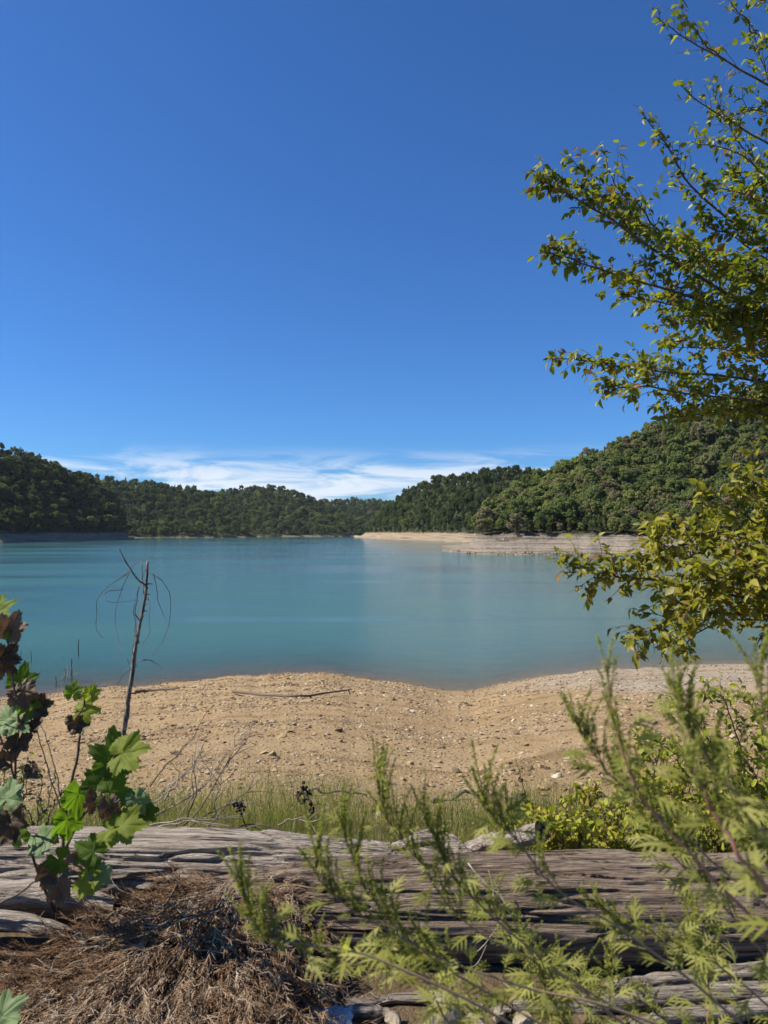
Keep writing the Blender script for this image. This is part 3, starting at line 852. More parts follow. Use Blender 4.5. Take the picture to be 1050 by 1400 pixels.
# ------------------------------------------------------------------ driftwood on the beach and stakes in the water
def stick(name, px, rad, label, mat='drift', lift=0.02, extra=(), group=None, cat='stick'):
    pts = [ground_hit(u, v) + np.array([0, 0, lift + h]) for (u, v, h) in px]
    mb = MB(); p = wander(spline(pts, 26), 0.05, int(px[0][0]))
    tube(mb, p, np.linspace(rad, rad * 0.45, 26), 7, wob=0.15)
    for (i, dv, L_) in extra:
        q = spline([p[i], p[i] + np.array(dv) * L_ * 0.5 + [0, 0, 0.02], p[i] + np.array(dv) * L_], 6)
        tube(mb, q, np.linspace(rad * 0.5, rad * 0.2, 6), 5)
    return tag(mb.obj(name, M[mat]), label, cat, group)
stick('driftwood_stick', [(318, 950, 0.06), (345, 953, 0.05), (400, 955, 0.03), (450, 953, 0.06), (481, 951, 0.14)], 0.045, 'long thin dark driftwood stick lying across the beach', 'twig', 0.04, [(24, (0.25, -0.6, -0.6), 0.30)])
stick('driftwood_stick', [(184, 949, 0.04), (210, 947, 0.06), (245, 944, 0.05)], 0.075, 'short thick dark driftwood piece beside the dead sapling', 'twig', 0.05)
stick('driftwood_stick', [(590, 1098, 0.0), (650, 1092, 0.02), (725, 1095, 0.0)], 0.02, 'pale stick at the edge of the grass band', 'drift', 0.02)
stick('driftwood_stick', [(405, 1089, 0.0), (440, 1087, 0.02), (500, 1090, 0.0)], 0.017, 'thin pale stick lying in front of the dark seed heads', 'drift', 0.02)

def water_pt(u, v):
    y = H / ((v - HOR) / F); return P(u, v, y)
for (u, v0, v1, r_, lab) in [(107, 896, 873, .05, 'thin bare stake standing farthest out in the lake'), (98, 925, 900, .045, 'thin upright stake in the shallows with a broken branch at its foot'),
                             (77, 936, 924, .03, 'short thin stake in the shallows close to the shore'), (28, 905, 888, .03, 'thin stake in the shallows beside the large dark leaves'), (43, 905, 890, .03, 'thin stake in the lake just behind the lobed leaf')]:
    b = water_pt(u, v0); t = P(u + rng.uniform(-1, 1), v1, b[1])
    mb = MB(); tube(mb, wander(spline([b - [0, 0, 0.8], (b + t) / 2, t], 8), 0.04, int(u)), np.linspace(r_, r_ * 0.45, 8), 6)
    tag(mb.obj('stake', M['bark']), lab, 'stake')
mb = MB(); b = water_pt(92, 928)
for k in range(5):
    e = b + np.array([rng.uniform(-0.2, 0.9), rng.uniform(-0.4, 0.4), rng.uniform(0.3, 1.0)])
    tube(mb, wander(spline([b + [rng.uniform(-.5, .3), 0, -.2], (b + e) / 2, e], 7), 0.08, 50 + k), np.linspace(0.035, 0.012, 7), 5)
tag(mb.obj('broken_branch', M['dead_twig']), 'broken bare branch sticking out of the shallows by the stake', 'branch')

# fallen dead bush on the far bank
for q_, (u, v, lab) in enumerate([(742, 745, 'tangled grey fallen branches on the far grey bank'), (690, 741, 'small grey fallen tree on the far bank near the spit')]):
    mb = MB(); d0 = 330.0; b = P(u, v, d0)
    for k in range(16):
        e = b + np.array([rng.normal() * 4.5, rng.normal() * 2.0, rng.uniform(0.5, 4.5)])
        tube(mb, wander(spline([b, (b + e) / 2 + [0, 0, .6], e], 7), 0.4, 70 + k), np.linspace(0.22, 0.05, 7), 5)
    tag(mb.obj('fallen_branches', M['dead_twig']), lab, 'branches')

# ------------------------------------------------------------------ big driftwood logs
def log_shape(name, ctrl, rads, mat, seed, parent=None, nl=420, na=150, crack=0.10, flat=1.0, endcap=True, gnarl=0.0):
    p = spline(ctrl, nl); r0 = spline([[x, 0, 0] for x in rads], nl)[:, 0]
    p = p + np.stack([np.zeros(nl), 0.02 * fbm(np.linspace(0, 4, nl), np.full(nl, 1.5), seed, 3), 0.015 * fbm(np.linspace(0, 4, nl), np.full(nl, 5.5), seed, 3)], -1)
    tg = nrm(np.gradient(p, axis=0)); upv = np.array([0, 0, 1.0])
    a = nrm(np.cross(tg, upv)); b = np.cross(a, tg)
    th = np.arange(na) / na * 2 * np.pi
    L = np.cumsum(np.r_[0, np.linalg.norm(np.diff(p, axis=0), axis=1)])
    S, T = np.meshgrid(L, np.arange(na) / na, indexing='ij')
    twist = S * 0.012
    f1 = fbm((T + twist) * 10, S * 1.2, seed + 1, 3, 10)
    f2 = fbm((T + twist) * 26, S * 1.6 + f1 * 0.5, seed + 2, 3, 26)
    f3 = fbm((T + twist) * 60, S * 3.0, seed + 3, 2, 60)
    lump = fbm(T * 3, S * 1.6, seed + 4, 3, 3)
    ridge = -np.clip(1 - np.abs(f2) / 0.11, 0, 1) * np.clip(0.45 + 1.3 * vnoise(T * 5, S * 2.2, seed + 5, 5), 0, 1)
    deep = -np.clip(1 - np.abs(f1) / 0.08, 0, 1) * np.clip(0.2 + 1.5 * vnoise(T * 4, S * 1.4, seed + 6, 4), 0, 1)
    rr = r0[:, None] * (1 + 0.07 * lump * (1 + gnarl) + 0.035 * f1 + 0.04 * f3 + crack * ridge + crack * 1.7 * deep)
    kr = np.random.default_rng(seed + 90)                # knots: a raised collar round a hollow
    for _ in range(max(2, int(L[-1] * 2.2))):
        k0, s0, kw = kr.uniform(0, 1), kr.uniform(0, L[-1]), kr.uniform(0.02, 0.05)
        dt = np.abs(((T - k0 + 0.5) % 1) - 0.5) * 2 * np.pi * r0[:, None]; e2 = (dt ** 2 + ((S - s0) * 0.7) ** 2) / kw ** 2
        rr = rr * (1 + 0.10 * np.exp(-e2 * 0.6) - 0.24 * np.exp(-e2 * 3.5))
    # long slabs where the surface has split away
    slab = vnoise((T + twist) * 9, S * 0.9 + 3, seed + 8, 9)
    rr = rr * (1 - 0.035 * np.clip((slab - 0.35) * 9, 0, 1)) * (1 + 0.03 * np.clip((-slab - 0.45) * 14, 0, 1))
    v = p[:, None, :] + rr[..., None] * (np.cos(2 * np.pi * T)[..., None] * a[:, None, :] + flat * np.sin(2 * np.pi * T)[..., None] * b[:, None, :])
    i = np.arange(nl - 1)[:, None] * na; j = np.arange(na)[None]; j2 = (j + 1) % na
    q = np.stack([i + j, i + j2, i + na + j2, i + na + j], -1).reshape(-1, 4)
    mb = MB(); tint = np.clip(0.5 + 0.5 * fbm(T * 4, S * 1.0, seed + 9, 3, 4), 0, 1).ravel()
    mb.add(v.reshape(-1, 3), q, None, tint)
    o = mb.obj(name, mat, parent)
    if endcap:
        for e, s_ in ((0, -1), (nl - 1, 1)):
            c = p[e] - tg[e] * s_ * 0.012; ring = v[e]
            m2 = MB(); k = 4
            rings = [c + (ring - c) * f + (rng.normal(size=ring.shape) * 0.004) for f in (0.995, 0.7, 0.4)]
            vv = np.concatenate(rings + [c[None]]); qq, tt = [], []
            for g in range(2):
                for h_ in range(na):
                    h2 = (h_ + 1) % na; qd = [g * na + h_, g * na + h2, (g + 1) * na + h2, (g + 1) * na + h_]
                    qq.append(qd if s_ > 0 else qd[::-1])
            for h_ in range(na):
                h2 = (h_ + 1) % na; t3 = [2 * na + h_, 2 * na + h2, 3 * na]; tt.append(t3 if s_ > 0 else t3[::-1])
            m2.add(vv, qq, tt); cp = m2.mesh('cut_end', M['cut_end'])
            co = bpy.data.objects.new('cut_end', cp); COL.objects.link(co); co.parent = o
    return o

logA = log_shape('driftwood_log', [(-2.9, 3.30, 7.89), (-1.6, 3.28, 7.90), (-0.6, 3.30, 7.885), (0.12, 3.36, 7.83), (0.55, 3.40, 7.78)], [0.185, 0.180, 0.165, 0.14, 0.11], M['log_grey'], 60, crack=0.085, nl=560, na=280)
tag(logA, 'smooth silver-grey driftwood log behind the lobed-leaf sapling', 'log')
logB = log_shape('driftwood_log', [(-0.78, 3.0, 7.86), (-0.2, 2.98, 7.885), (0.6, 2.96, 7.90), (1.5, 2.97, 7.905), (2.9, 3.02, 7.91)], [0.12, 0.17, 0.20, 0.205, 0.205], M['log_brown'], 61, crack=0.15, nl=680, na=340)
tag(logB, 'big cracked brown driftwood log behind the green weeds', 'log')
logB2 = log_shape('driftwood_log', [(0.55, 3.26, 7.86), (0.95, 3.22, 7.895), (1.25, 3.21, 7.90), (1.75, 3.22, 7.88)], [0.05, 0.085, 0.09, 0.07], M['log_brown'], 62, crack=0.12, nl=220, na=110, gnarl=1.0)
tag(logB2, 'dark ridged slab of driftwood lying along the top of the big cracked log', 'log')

# smaller wood lying about
def small_log(name, px, rads, mat, seed, label, cat='branch', gn=0.8, crack=0.16, nl=110, na=44, group=None):
    o = log_shape(name, [P(*q) for q in px], rads, M[mat], seed, nl=nl, na=na, crack=crack, gnarl=gn)
    return tag(o, label, cat, group)
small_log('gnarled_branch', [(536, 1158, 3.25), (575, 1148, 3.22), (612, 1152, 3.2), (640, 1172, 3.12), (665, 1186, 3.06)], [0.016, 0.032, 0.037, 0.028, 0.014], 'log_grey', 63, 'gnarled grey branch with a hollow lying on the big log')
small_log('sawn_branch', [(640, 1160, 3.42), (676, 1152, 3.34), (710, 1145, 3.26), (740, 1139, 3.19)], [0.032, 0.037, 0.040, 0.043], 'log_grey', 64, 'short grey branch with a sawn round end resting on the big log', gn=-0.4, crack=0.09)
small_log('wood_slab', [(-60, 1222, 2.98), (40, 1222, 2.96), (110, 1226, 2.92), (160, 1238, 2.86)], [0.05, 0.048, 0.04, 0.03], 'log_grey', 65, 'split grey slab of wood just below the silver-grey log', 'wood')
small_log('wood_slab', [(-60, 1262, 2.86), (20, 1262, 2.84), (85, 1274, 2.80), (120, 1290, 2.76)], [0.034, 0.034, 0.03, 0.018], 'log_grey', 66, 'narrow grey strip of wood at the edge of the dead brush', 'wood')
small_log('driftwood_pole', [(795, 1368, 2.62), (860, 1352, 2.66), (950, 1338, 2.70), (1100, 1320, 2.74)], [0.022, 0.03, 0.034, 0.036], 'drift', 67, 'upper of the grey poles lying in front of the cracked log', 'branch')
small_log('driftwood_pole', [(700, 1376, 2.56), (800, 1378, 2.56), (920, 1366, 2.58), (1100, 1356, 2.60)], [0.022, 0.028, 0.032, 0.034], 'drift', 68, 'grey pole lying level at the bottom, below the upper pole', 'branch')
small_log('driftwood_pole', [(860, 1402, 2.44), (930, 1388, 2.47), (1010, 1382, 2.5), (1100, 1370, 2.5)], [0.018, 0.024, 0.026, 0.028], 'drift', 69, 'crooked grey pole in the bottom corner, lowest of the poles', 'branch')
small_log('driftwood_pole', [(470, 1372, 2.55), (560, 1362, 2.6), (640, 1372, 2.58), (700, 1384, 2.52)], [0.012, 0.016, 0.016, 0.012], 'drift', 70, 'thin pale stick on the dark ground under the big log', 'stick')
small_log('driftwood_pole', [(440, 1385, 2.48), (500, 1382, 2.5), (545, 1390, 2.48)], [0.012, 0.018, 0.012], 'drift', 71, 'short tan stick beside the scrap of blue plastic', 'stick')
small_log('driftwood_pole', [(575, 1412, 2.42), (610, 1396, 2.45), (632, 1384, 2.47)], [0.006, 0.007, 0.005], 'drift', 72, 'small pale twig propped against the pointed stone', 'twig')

def big_rock(u, v, d, sx, sy, sz, seed, label, rz=0.0):
    import bmesh
    r = np.random.default_rng(seed); bm = bmesh.new(); bmesh.ops.create_icosphere(bm, subdivisions=3, radius=1.0)
    v_ = np.array([q.co[:] for q in bm.verts])
    for c in nrm(r.normal(size=(12, 3))):
        dd = v_ @ c; v_ = v_ - np.maximum(dd - r.uniform(0.45, 0.75), 0)[:, None] * c
    v_ = v_ * np.array([sx, sy, sz]) + r.normal(size=v_.shape) * 0.0012
    for q, co in zip(bm.verts, v_): q.co = co
    me = bpy.data.meshes.new('stone'); bm.to_mesh(me); bm.free(); me.materials.append(M['rock'])
    o = link('stone', me, None, tuple(P(u, v, d)), (0, r.normal() * .15, rz)); tag(o, label, 'stone')
    return o
big_rock(606, 1388, 2.46, .095, .06, .075, 1, 'pointed tan stone on the ground below the big cracked log', 0.4)
big_rock(652, 1398, 2.44, .06, .045, .045, 2, 'rounded tan stone just beside the pointed tan stone')
big_rock(418, 1400, 2.42, .05, .04, .03, 3, 'flat brown stone half under the dead brush')
big_rock(715, 1396, 2.44, .04, .035, .03, 4, 'small pale stone between the pointed stone and the poles')
big_rock(535, 1396, 2.45, .035, .03, .025, 5, 'small tan stone right of the scrap of blue plastic')
big_rock(512, 1392, 2.5, .025, .02, .02, 6, 'smallest tan stone lying by the scrap of blue plastic')
big_rock(680, 1388, 2.5, .028, .03, .022, 7, 'small rough stone behind the rounded tan stone')
# scrap of crumpled plastic
m_, N_, L_ = mat_new('clear_plastic')
pb = N_.new('ShaderNodeBsdfPrincipled'); pb.inputs['Base Color'].default_value = (0.42, 0.52, 0.60, 1); pb.inputs['Roughness'].default_value = 0.22
pb.inputs['Transmission Weight'].default_value = 0.35; om = N_.new('ShaderNodeOutputMaterial'); L_.new(pb.outputs[0], om.inputs['Surface'])
g = 22; gu, gv_ = np.meshgrid(np.linspace(0, 1, g), np.linspace(0, 1, g), indexing='ij')
ctr = P(456, 1386, 2.47)
th = (gu - 0.5) * 3.6; rad = 0.035 + 0.012 * fbm(gu * 6, gv_ * 6, 91, 3) + 0.006 * fbm(gu * 16, gv_ * 16, 92, 2)
vv = np.stack([ctr[0] + (gv_ - 0.5) * 0.13 + 0.01 * fbm(gu * 5, gv_ * 5, 93, 2), ctr[1] + np.sin(th) * rad, ctr[2] - 0.02 + np.cos(th) * rad], -1)
ii = np.arange(g - 1)[:, None] * g; jj = np.arange(g - 1)[None]
mb = MB(); mb.add(vv, np.stack([ii + jj, ii + jj + 1, ii + g + jj + 1, ii + g + jj], -1).reshape(-1, 4))
tag(mb.obj('plastic_scrap', m_, smooth=False), 'crumpled scrap of clear bluish plastic on the ground', 'plastic')

# loose pale roots and dry stems on the big log
for i_, (px, r_, lab) in enumerate([([(640, 1180, 2.85), (662, 1205, 2.78), (685, 1225, 2.74), (690, 1245, 2.72), (672, 1285, 2.70), (650, 1300, 2.7)], .0035, 'pale curling dry root hanging over the big log, thickest of three'),
                                    ([(595, 1372, 2.6), (625, 1340, 2.55), (650, 1320, 2.55), (665, 1290, 2.6)], .0025, 'thin pale dry stem rising by the pointed stone'),
                                    ([(668, 1190, 2.8), (676, 1230, 2.74), (665, 1262, 2.72)], .002, 'short thin dry root hanging beside the curling root')]):
    mb = MB(); tube(mb, wander(spline([P(*q) for q in px], 24), 0.012, 80 + i_), np.linspace(r_, r_ * 0.5, 24), 5)
    tag(mb.obj('dry_root', M['dead_twig']), lab, 'root')

# ------------------------------------------------------------------ dead cedar brush
def mound(x, y):
    t = np.clip((y - 2.0) / 0.78, 0, 1.15)
    edge = np.clip((-0.02 - x) / 0.42, 0, 1); edge = edge * edge * (3 - 2 * edge)
    lft = 0.34 + 0.66 * np.clip((x + 1.40) / 0.62, 0, 1)
    return 7.74 + edge * lft * (0.05 + 0.225 * t * (1.3 - 0.3 * t)) + 0.04 * edge * fbm(x * 4, y * 4, 95, 3)
apex = np.array([-0.62, 2.86])
brush = thing('dead_cedar_brush', (-0.6, 2.5, 7.75), 'heap of dead brown feathery cedar branches below the silver-grey log', 'brush')
mbb = MB(); spr = []
for k in range(18):
    ang = rng.uniform(-2.9, -0.15); Ln = rng.uniform(0.4, 0.95)
    p0 = apex + rng.normal(size=2) * [0.35, 0.05]; d2 = np.array([math.cos(ang), math.sin(ang)])
    q = np.array([[*(p0 + d2 * Ln * t + 0.05 * np.array([math.sin(t * 5 + k), math.cos(t * 4 + k)])), 0] for t in np.linspace(0, 1, 14)])
    q[:, 2] = mound(q[:, 0], q[:, 1]) - 0.012 + 0.02 * np.sin(np.linspace(0, 6, 14) + k)
    tube(mbb, q, np.linspace(0.0042, 0.0012, 14), 5)
    mbb.obj('limb', M['twig'], brush); mbb = MB()
NS = 3800
bx_ = rng.uniform(-1.75, 0.10, NS); by_ = rng.uniform(1.95, 3.0, NS)
keep = (rng.uniform(0, 1, NS) < np.clip((0.06 - bx_) / 0.28, 0, 1)) & (by_ < 2.70 + 0.3 * np.clip((bx_ + 1.35) / 0.5, 0, 1))
bx_, by_ = bx_[keep], by_[keep]; NS = len(bx_)
lay = rng.uniform(0, 1, NS)
bz_ = mound(bx_, by_) - 0.07 * (1 - lay) + 0.005
flow = np.stack([bx_ - apex[0], (by_ - apex[1]) * 1.0 - 0.15], -1)
fa = np.arctan2(flow[:, 1], flow[:, 0]) + 1.0 * fbm(bx_ * 3.2, by_ * 3.2, 96, 3) + rng.normal(0, 0.38, NS)
pat = fbm(bx_ * 2.6 + 5, by_ * 2.6, 97, 3)
rv, rt, rn = [], [], 0
rib_v, rib_q, rib_t = [], [], []
def ribbons(P0, D, Lg, W, tint, curl):
    """thin three-sided curved twigs, vectorised; P0,D (n,3)"""
    n = len(P0); st = 4
    t = np.linspace(0, 1, st)[None, :, None]
    c = P0[:, None, :] + D[:, None, :] * Lg[:, None, None] * t + curl[:, None, :] * (t * t) * Lg[:, None, None]
    side = nrm(np.cross(D, rand_dirs(n))); up2 = np.cross(D, side)
    w = (W[:, None] * np.array([1, .85, .65, .25])[None])[..., None]
    ring = [side * math.cos(a_) + up2 * math.sin(a_) for a_ in (0, 2.094, 4.189)]
    v = np.stack([c + r_[:, None, :] * w for r_ in ring], 2).reshape(n, -1, 3)      # n, st*3, 3
    q = []
    for s_ in range(st - 1):
        for e in range(3):
            q.append([s_ * 3 + e, s_ * 3 + (e + 1) % 3, (s_ + 1) * 3 + (e + 1) % 3, (s_ + 1) * 3 + e])
    q = np.array(q)[None] + (np.arange(n) * st * 3)[:, None, None]
    return v.reshape(-1, 3), q.reshape(-1, 4), np.repeat(tint, st * 3)
mbf = MB()
el = rng.normal(0.12, 0.28, NS)
dirs = np.stack([np.cos(fa) * np.cos(el), np.sin(fa) * np.cos(el), np.sin(el)], -1)
slope = np.stack([np.zeros(NS), np.ones(NS) * 0.0, np.zeros(NS)], -1)
dirs[:, 2] += dirs[:, 1] * 0.35; dirs = nrm(dirs)
Ls = rng.uniform(0.05, 0.13, NS)
base = np.stack([bx_, by_, bz_], -1)
tn0 = np.clip(0.50 + 0.42 * pat + rng.normal(0, 0.20, NS), 0, 1)
curl0 = rng.normal(0, 0.25, (NS, 3)); curl0[:, 2] -= 0.10
mbf.add(*[(a, b, None, c) for a, b, c in [ribbons(base, dirs, Ls, rng.uniform(0.0011, 0.0022, NS), np.clip(tn0 + .1, 0, 1), curl0)]][0])
NT = 13
for k in range(NT):
    t = (k + 0.6) / (NT + 0.5); sgn = 1 if k % 2 else -1
    b0 = base + dirs * (Ls * t)[:, None] + curl0 * (t * t * Ls)[:, None]
    sd = nrm(np.cross(dirs, nrm(rng.normal(size=(NS, 3)) * 0.5 + [0, 0, 1])))
    d_ = nrm(dirs * 0.95 + sd * sgn * rng.uniform(0.4, 0.8, NS)[:, None] + rng.normal(0, 0.22, (NS, 3)))
    lg = Ls * rng.uniform(0.22, 0.45, NS) * (1.1 - 0.5 * t)
    cu = rng.normal(0, 0.22, (NS, 3)) + dirs * 0.25
    v_, q_, t_ = ribbons(b0, d_, lg, rng.uniform(0.0010, 0.0021, NS), np.clip(tn0 + rng.normal(0, 0.1, NS), 0, 1), cu)
    mbf.add(v_, q_, None, t_)
fb = mbf.obj('feathery_twigs', M['brush'], brush); tag(fb, kind='stuff')
# loose bare twigs on top
mbt = MB()
for k in range(70):
    x0, y0 = rng.uniform(-1.4, 0.15), rng.uniform(2.05, 2.85)
    z0 = float(mound(np.array([x0]), np.array([y0]))[0]) + rng.uniform(0.0, 0.03)
    an = rng.uniform(0, 6.28); Lg = rng.uniform(0.08, 0.24); d_ = np.array([math.cos(an), math.sin(an), rng.uniform(-0.05, 0.3)])
    p0 = np.array([x0, y0, z0]); tube(mbt, wander(spline([p0, p0 + d_ * Lg * .5 + rng.normal(size=3) * .02, p0 + d_ * Lg], 9), 0.02, 400 + k), np.linspace(.0022, .001, 9), 4)
tag(mbt.obj('bare_twigs', M['dead_twig'], brush), kind='stuff')
# soft soil mound under the brush
gx, gy = np.meshgrid(np.linspace(-2.2, 0.25, 60), np.linspace(1.7, 3.05, 40), indexing='ij')
gz = mound(gx, gy) - 0.075 - 0.5 * np.clip(gy - 2.72, 0, 1) + 0.015 * fbm(gx * 9, gy * 9, 98, 3)
ii = np.arange(59)[:, None] * 40; jj = np.arange(39)[None]
mb = MB(); mb.add(np.stack([gx, gy, gz], -1), np.stack([ii + jj, ii + 40 + jj, ii + 40 + jj + 1, ii + jj + 1], -1).reshape(-1, 4))
M['duff'] = solid_mat('needle_duff', [(0.3, (0.03, 0.02, 0.012)), (0.7, (0.10, 0.065, 0.04))], nscale=40, bstr=0.9, bdist=0.02)
mb.obj('packed_twigs', M['duff'], brush)

# ------------------------------------------------------------------ grass and dry stems behind the logs
def blades(mb, bx, by, hgt, wid, tint, lean):
    n = len(bx); st = 4
    bz = ground_z(bx, by) - 0.01
    an = rng.uniform(0, 6.28, n); d = np.stack([np.cos(an), np.sin(an)], -1)
    t = np.linspace(0, 1, st)
    c = np.zeros((n, st, 3))
    c[:, :, 0] = bx[:, None] + d[:, :1] * (lean * hgt)[:, None] * t[None] ** 2
    c[:, :, 1] = by[:, None] + d[:, 1:] * (lean * hgt)[:, None] * t[None] ** 2
    c[:, :, 2] = bz[:, None] + hgt[:, None] * (t[None] - 0.25 * lean[:, None] * t[None] ** 2)
    sa = rng.uniform(0, 6.28, n); s = np.stack([np.cos(sa), np.sin(sa), np.zeros(n)], -1)
    w = wid[:, None] * np.array([1, .9, .6, .08])[None]
    v = np.stack([c + s[:, None, :] * w[..., None], c - s[:, None, :] * w[..., None]], 2).reshape(n, -1, 3)
    q = np.array([[2 * k, 2 * k + 1, 2 * k + 3, 2 * k + 2] for k in range(st - 1)])[None] + (np.arange(n) * st * 2)[:, None, None]
    mb.add(v.reshape(-1, 3), q.reshape(-1, 4), None, np.repeat(tint, st * 2))
mb = MB(); n = 52000
by_ = 3.45 + rng.gamma(2.2, 0.62, n); bx_ = rng.uniform(-0.62, 0.64, n) * by_
dens = fbm(bx_ * 1.1, by_ * 1.6, 130, 4)
far = np.clip((by_ - 5.2) / 2.2, 0, 1)
k = rng.uniform(0, 1, n) < np.clip(0.62 + 1.3 * dens - 0.75 * far, 0.0, 1)
bx_, by_ = bx_[k], by_[k]; n = len(bx_); far = far[k]
blades(mb, bx_, by_, rng.uniform(0.08, 0.34, n) * (1 - 0.6 * far), rng.uniform(0.0008, 0.0019, n), np.clip(0.28 + 0.25 * fbm(bx_, by_, 131, 3) + rng.normal(0, 0.22, n), 0, 1), rng.uniform(0.1, 0.8, n))
# sparse tufts out on the gravel
tx, ty = [], []
for k in range(46):
    u, v = rng.uniform(60, 1000), 1000 + 85 * rng.uniform(0, 1) ** 0.6
    p = ground_hit(u, v); m = rng.integers(6, 26)
    tx += list(p[0] + rng.normal(0, 0.10, m)); ty += list(p[1] + rng.normal(0, 0.10, m))
tx, ty = np.array(tx), np.array(ty); n = len(tx)
blades(mb, tx, ty, rng.uniform(0.05, 0.18, n), rng.uniform(0.001, 0.002, n), np.clip(rng.normal(0.45, 0.25, n), 0, 1), rng.uniform(0.2, 0.9, n))
tag(mb.obj('grass', M['grass']), 'thin yellow-green grass growing between the logs and the beach', 'grass', kind='stuff')

# dried seed-head weeds with dark pods
oct_v = np.array([[1, 0, 0], [-1, 0, 0], [0, 1, 0], [0, -1, 0], [0, 0, 1], [0, 0, -1]], float)
oct_t = np.array([[0, 2, 4], [2, 1, 4], [1, 3, 4], [3, 0, 4], [2, 0, 5], [1, 2, 5], [3, 1, 5], [0, 3, 5]])
M['pod'] = solid_mat('dark_pod', [(0.3, (0.012, 0.009, 0.008)), (0.7, (0.05, 0.036, 0.03))], nscale=60, bstr=0.3)
def seed_head(px, pods, lab):
    t = thing('dried_seed_head', P(*px[0]), lab, 'dried weed')
    mb = MB(); sp_ = wander(spline([P(*q) for q in px], 12), 0.008, int(px[0][0])); tube(mb, sp_, np.linspace(.004, .0018, 12), 5); mb.obj('stem', M['bark'], t)
    for (u, v, s) in pods:
        mb = MB(); c = P(u, v, px[-1][2] + rng.uniform(-.03, .03)); nn = 9
        stamp(mb, oct_v, None, oct_t, c + rng.normal(size=(nn, 3)) * s * 0.5, rand_dirs(nn), rand_dirs(nn), np.stack([rng.uniform(.4, .8, nn) * s, rng.uniform(.3, .6, nn) * s, rng.uniform(.3, .6, nn) * s], -1), 0.5)
        mb.obj('pod', M['pod'], t)
seed_head([(425, 1150, 3.75), (418, 1120, 3.75), (416, 1095, 3.75), (415, 1076, 3.75)], [(415, 1078, .020), (409, 1086, .017), (421, 1084, .016), (412, 1096, .018), (427, 1104, .022), (419, 1092, .014)], 'dried weed with black seed pods standing in the grass')
seed_head([(338, 1135, 3.7), (330, 1115, 3.7), (326, 1098, 3.7)], [(326, 1099, .026), (329, 1106, .018)], 'dried stem with one dark withered pod by the bare twigs')
seed_head([(722, 1110, 4.6), (718, 1085, 4.6), (712, 1062, 4.6), (706, 1045, 4.6)], [(718, 1088, .02), (712, 1066, .014), (722, 1098, .022)], 'dark dried weed at the edge of the stones')

# ------------------------------------------------------------------ bare twigs behind the silver-grey log
dead = thing('dead_shrub', P(240, 1135, 3.6), 'leafless grey shrub with arching twigs behind the silver-grey log', 'shrub')
TW = [[(205, 1075, 3.7), (235, 1040, 3.7), (265, 1003, 3.75), (292, 962, 3.8)], [(208, 1118, 3.6), (245, 1098, 3.6), (280, 1075, 3.6), (312, 1035, 3.65), (352, 985, 3.7)],
      [(240, 1132, 3.6), (258, 1095, 3.55), (266, 1050, 3.55), (276, 1012, 3.6)], [(248, 1132, 3.6), (275, 1105, 3.5), (300, 1060, 3.5), (330, 1020, 3.5), (345, 1000, 3.5)],
      [(205, 1128, 3.55), (250, 1118, 3.5), (300, 1120, 3.5), (350, 1112, 3.5)], [(215, 1131, 3.5), (262, 1122, 3.45), (320, 1131, 3.45), (362, 1124, 3.45)],
      [(258, 1132, 3.5), (290, 1110, 3.5), (330, 1088, 3.55), (362, 1062, 3.6)], [(225, 1095, 3.65), (240, 1070, 3.65), (262, 1055, 3.65), (292, 1050, 3.65)],
      [(285, 1130, 3.6), (300, 1112, 3.6), (318, 1100, 3.6), (350, 1098, 3.6)], [(300, 1140, 3.5), (340, 1128, 3.5), (390, 1136, 3.48), (412, 1146, 3.45)], [(196, 1105, 3.6), (228, 1084, 3.6), (250, 1060, 3.6), (300, 1010, 3.7)],
      [(380, 1128, 3.6), (400, 1120, 3.6), (425, 1128, 3.55), (440, 1142, 3.5)], [(255, 1120, 3.6), (268, 1075, 3.6), (262, 1035, 3.6)], [(290, 1125, 3.7), (298, 1085, 3.7), (306, 1050, 3.7)]]
for k, px in enumerate(TW):
    mb = MB(); p = wander(spline([P(*q) for q in px], 22), 0.022, 500 + k); r_ = rng.uniform(.0028, .0048)
    tube(mb, p, np.linspace(r_, r_ * 0.3, 22), 5)
    for j in range(rng.integers(2, 6)):
        i = int(rng.integers(6, 20)); e = p[i] + nrm(p[min(i + 2, 21)] - p[i] + rng.normal(size=3) * 0.02) * rng.uniform(.08, .2) + rng.normal(size=3) * .03
        tube(mb, spline([p[i], (p[i] + e) / 2 + rng.normal(size=3) * .01, e], 6), np.linspace(r_ * .5, r_ * .2, 6), 4)
    mb.obj('twig', M['dead_twig'] if k % 3 else M['twig'], dead)

